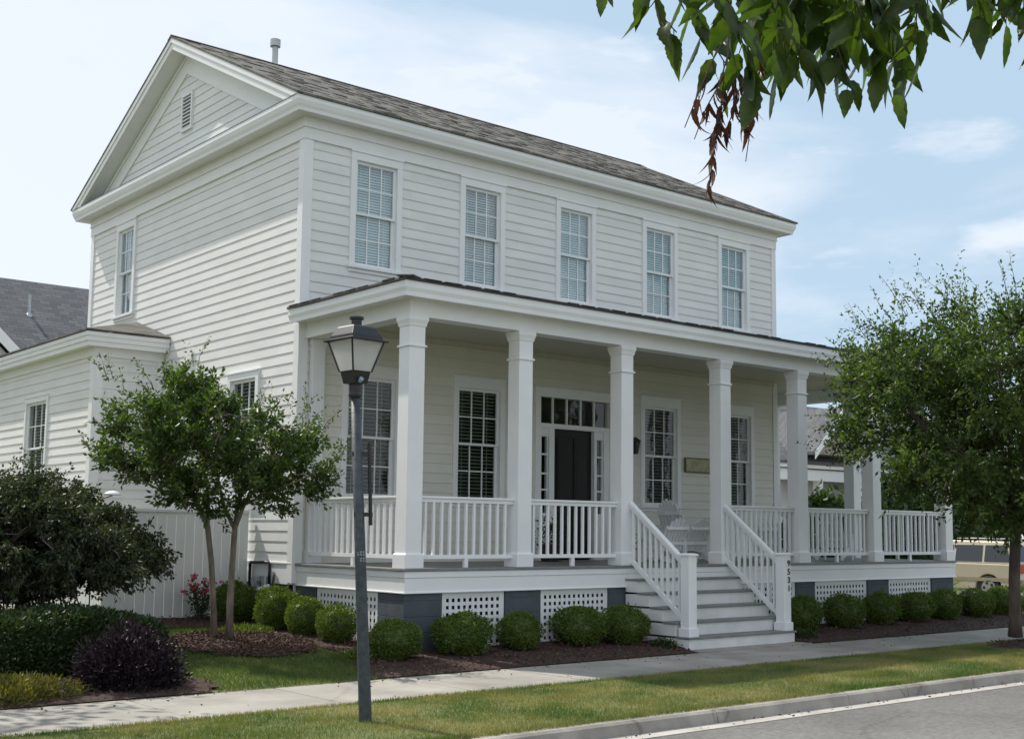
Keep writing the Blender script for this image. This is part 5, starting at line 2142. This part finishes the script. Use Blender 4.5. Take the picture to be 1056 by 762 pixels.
r_.build('rake_board', M_TRIM, nl_)
simple_window(nl_, Wall('front', 18.6), -2.2, -1.1, 2.0, 3.6)

# right: single-storey house with a porch, seen through the columns
nr2 = thing('house', 'grey-roofed single-storey neighbour with a small front gable, seen between the porch columns at the right', 'house', (33, 19, -.2))
MB().box(27.2, 46, 17.2, 23, -.7, 4.2).build('wall', M_SIDING, nr2)
r_ = MB()
solid_roof(r_, 26.4, 47, 15.6, 24.4, 4.15, 6.9)
r_.build('roof', M_SHINGLE2, nr2)
MB().box(26.6, 46.6, 15.65, 15.85, 3.9, 4.13).box(26.7, 46.5, 15.8, 16.1, 3.45, 3.85).build('eave_board', M_TRIM, nr2)
gp = MB()
gp.prism([(28.3, 15.2, 4.4), (31.3, 15.2, 4.4), (29.8, 15.2, 5.85)], (0, 3, 0))
gp.build('gable_wall', mat('taupe_siding', (.34, .30, .26), .6, var=.06), nr2)
r_ = MB()
r_.prism([(28.0, 14.9, 4.35), (28.0, 14.9, 4.47), (29.8, 14.9, 6.2), (31.6, 14.9, 4.47), (31.6, 14.9, 4.35), (29.8, 14.9, 6.06)], (0, 5.5, 0))
r_.build('gable_roof', M_SHINGLE2, nr2)
r_ = MB()
for sg in (-1, 1):
    r_.prism([(29.8, 14.87, 6.18), (29.8 + sg * 1.78, 14.87, 4.45), (29.8 + sg * 1.78, 14.87, 4.18), (29.8, 14.87, 5.88)], (0, .03, 0))
r_.build('rake_board', M_TRIM, nr2)
for x in (27.0, 29.6, 32.2, 34.8, 37.4, 40):
    MB().box(x - .14, x + .14, 15.85, 16.1, -.6, 3.45).build('porch_post', M_TRIM, nr2)
for x in (28.3, 30.9, 33.5, 36.2):
    simple_window(nr2, Wall('front', 17.2), x - .5, x + .5, 1.2, 2.9)
MB().box(33.0, 34.0, 17.12, 17.2, -.2, 2.0).build('door', M_DOOR, nr2)

# background trees to the right
def bg_tree(x, y, h, r, seed, label, crown_c=None):
    rng = np.random.default_rng(seed)
    o = thing('broadleaf_tree', label, 'tree', (x, y, -.4), 'trees beyond the side road')
    MB().tube([(x, y, -.6), (x, y, h * .3), (x + .1, y, h * .6)], [r * .09, r * .07, r * .03], 9).build('trunk', M_BARK2, o, smooth=True)
    cs = []
    for i in range(80):
        d = unit(rng.normal(size=(1, 3)))[0]
        q = d * (rng.random() ** .4) * np.array([r, r, h * .38]) + np.array([x, y, h * .58])
        cs.append(Vector(q))
    P, A = [], []
    for c in cs:
        m_ = 130
        pp = rng.normal(size=(m_, 3)) * r * .16 + np.array(c)
        P.append(pp)
        A.append(rng.normal(size=(m_, 3)) + (pp - np.array([x, y, h * .5])) * .3)
    P = np.concatenate(P)
    V, Fc = leaf_arrays(P, np.concatenate(A), .19, .10, .2, rng)
    leaf_object('crown', V, Fc, L_FAR, o)


for i, (u, d, h, r, lab) in enumerate((
        (1010, 52, 5.2, 3.0, 'dark broadleaf tree behind the roof of the tan car'),
        (958, 47, 3.1, 1.8, 'small green tree seen past the last porch column'),
        (855, 27, 2.3, .9, 'small bushy tree seen between the fifth and sixth porch columns'),
        (925, 34, 3.0, 1.3, 'light green tree seen just right of the sixth porch column'),
        (1075, 60, 7.0, 3.6, 'tall dark tree behind the right street tree, at the picture edge'))):
    q = at(u, 560, d)
    bg_tree(q.x, q.y, h, r, 200 + i, lab)

bg_tree(-8.3, 3.2, 8.6, 2.4, 311, 'tall broadleaf tree left of the picture, shading the pavement and hedge')
# ------------------------------------------------------------------ parked car
def car(cx_, cy_, rz, zg):
    o = thing('parked_car', 'tan sport utility vehicle parked beyond the right end of the porch', 'car', (0, 0, 0))
    paint = mat('tan_car_paint', (.50, .44, .34), .30, var=.03, spec=.5, metal=.2)
    lower = mat('tan_lower_cladding', (.30, .25, .18), .45, var=.05)
    glass = mat('dark_car_glass', (.02, .025, .03), .06, spec=.7)
    tyre = mat('tyre_rubber', (.015, .015, .015), .85, var=.2)
    rim = mat('alloy_rim', (.45, .45, .46), .3, metal=.8)
    red = mat('red_lens', (.45, .012, .01), .2, spec=.6)
    # local frame: +y is the front, x = width
    side = [(-2.38, .42), (-2.42, .60), (-2.38, .98), (-2.33, 1.05), (-2.10, 1.66), (-1.95, 1.73), (-.2, 1.78), (.45, 1.72), (1.18, 1.16), (1.35, 1.10), (2.20, .98), (2.38, .78), (2.40, .45), (2.3, .32)]
    wheels = [(-1.42, .36), (1.42, .36)]
    # loft over x with tumblehome: below belt full width, above narrower
    m_ = MB()
    secs = [(-.93, .0), (-.90, .35), (-.78, 1.0), (0, 1.0), (.78, 1.0), (.90, .35), (.93, .0)]
    body = MB()
    low = [(-2.38, .42), (-2.42, .60), (-2.38, .98), (-2.33, 1.06), (1.30, 1.10), (2.20, .98), (2.38, .78), (2.40, .45), (2.3, .32)]
    # cut wheel arches in the lower outline
    outline = [(-2.38, .42), (-2.42, .60), (-2.38, .98), (-2.33, 1.06), (1.30, 1.10), (2.20, .98), (2.38, .78), (2.40, .45), (2.3, .30)]
    for wy, _ in reversed(wheels):
        for a in np.linspace(0, math.pi, 9):
            outline.append((wy + .42 * math.cos(a), .34 + .42 * math.sin(a) if 0 < a < math.pi else .30))
    outline.append((-2.25, .30))
    body.prism([(-.92, y, z) for y, z in outline], (1.84, 0, 0))
    body.build('body', paint, o, bevel=.03)
    cab = MB()
    gh = [(-2.31, 1.06), (-2.08, 1.64), (-1.95, 1.71), (-.2, 1.76), (.42, 1.71), (1.25, 1.10)]
    vs = [(-.88, y, z) for y, z in gh] + [(.88, y, z) for y, z in gh]
    for i, (y, z) in enumerate(gh):
        t = max(0, (z - 1.08) / .68)
        vs[i] = (-.89 + .16 * t, y, z)
        vs[i + 6] = (.89 - .16 * t, y, z)
    cab.add(vs, [tuple(range(6)), tuple(range(11, 5, -1))] + [(i, (i + 1) % 6, 6 + (i + 1) % 6, 6 + i) for i in range(6)])
    cab.build('cabin', paint, o, bevel=.02)

    def sidequad(sx, ya, yb, za, zb, ya2=None, yb2=None):
        ya2 = ya if ya2 is None else ya2
        yb2 = yb if yb2 is None else yb2
        def X(z): return sx * (.89 - .16 * max(0, (z - 1.08) / .68) + .006)
        return [(X(za), ya, za), (X(za), yb, za), (X(zb), yb2, zb), (X(zb), ya2, zb)]
    for sx in (-1, 1):
        for a, b, a2, b2 in ((-2.12, -1.28, -1.96, -1.28), (-1.20, -.32, -1.20, -.32), (-.24, .98, -.24, .44)):
            w_ = MB()
            w_.prism(sidequad(sx, a, b, 1.13, 1.62, a2, b2), (sx * .004, 0, 0))
            w_.build('side_window', glass, o)
        MB().box(sx * .915, sx * .93, -2.2, 2.2, .55, .66).build('side_moulding', lower, o)
        MB().tube([(sx * .60, -1.8, 1.80), (sx * .60, .1, 1.82)], .02, 6).build('roof_rail', M_BLACK, o)
        MB().box(sx * .66, sx * .90, -2.435, -2.34, .80, 1.06).box(sx * .86, sx * .935, -2.40, -2.20, .84, 1.05).build('tail_light', red, o)
        MB().box(sx * .94, sx * 1.10, .85, .98, 1.05, 1.20).build('mirror', paint, o)
    rw = MB()
    rw.prism([(-.70, -2.27, 1.14), (.70, -2.27, 1.14), (.62, -2.11, 1.58), (-.62, -2.11, 1.58)], (0, -.02, .006))
    rw.build('rear_window', glass, o)
    wsn = MB()
    wsn.prism([(-.78, 1.23, 1.13), (.78, 1.23, 1.13), (.66, .50, 1.68), (-.66, .50, 1.68)], (0, .01, .012))
    wsn.build('windscreen', glass, o)
    MB().box(-.88, .88, -2.50, -2.36, .40, .62).build('bumper', lower, o, bevel=.02)
    MB().box(-.88, .88, 2.34, 2.46, .36, .60).build('bumper', lower, o, bevel=.02)
    for wy, wz in wheels:
        for sx in (-1, 1):
            w0 = MB()
            w0.tube([(sx * .70, wy, wz), (sx * .72, wy, wz), (sx * .90, wy, wz), (sx * .92, wy, wz)], [.33, .36, .36, .33], 26)
            wh = w0.build('wheel', tyre, o)
            r0 = MB()
            r0.tube([(sx * .905, wy, wz), (sx * .93, wy, wz)], [.235, .22], 22)
            rr_ = r0.build('rim', rim, wh)
            for k in range(5):
                a = k * 2 * math.pi / 5
                h_ = MB().tube([(sx * .925, wy + .14 * math.cos(a), wz + .14 * math.sin(a)), (sx * .934, wy + .14 * math.cos(a), wz + .14 * math.sin(a))], .045, 8)
                h_.build('rim_slot', tyre, wh)
    o.location = (cx_, cy_, zg)
    o.rotation_euler = (0, 0, rz)
    return o


car(26.6, 8.3, 0, -.43)
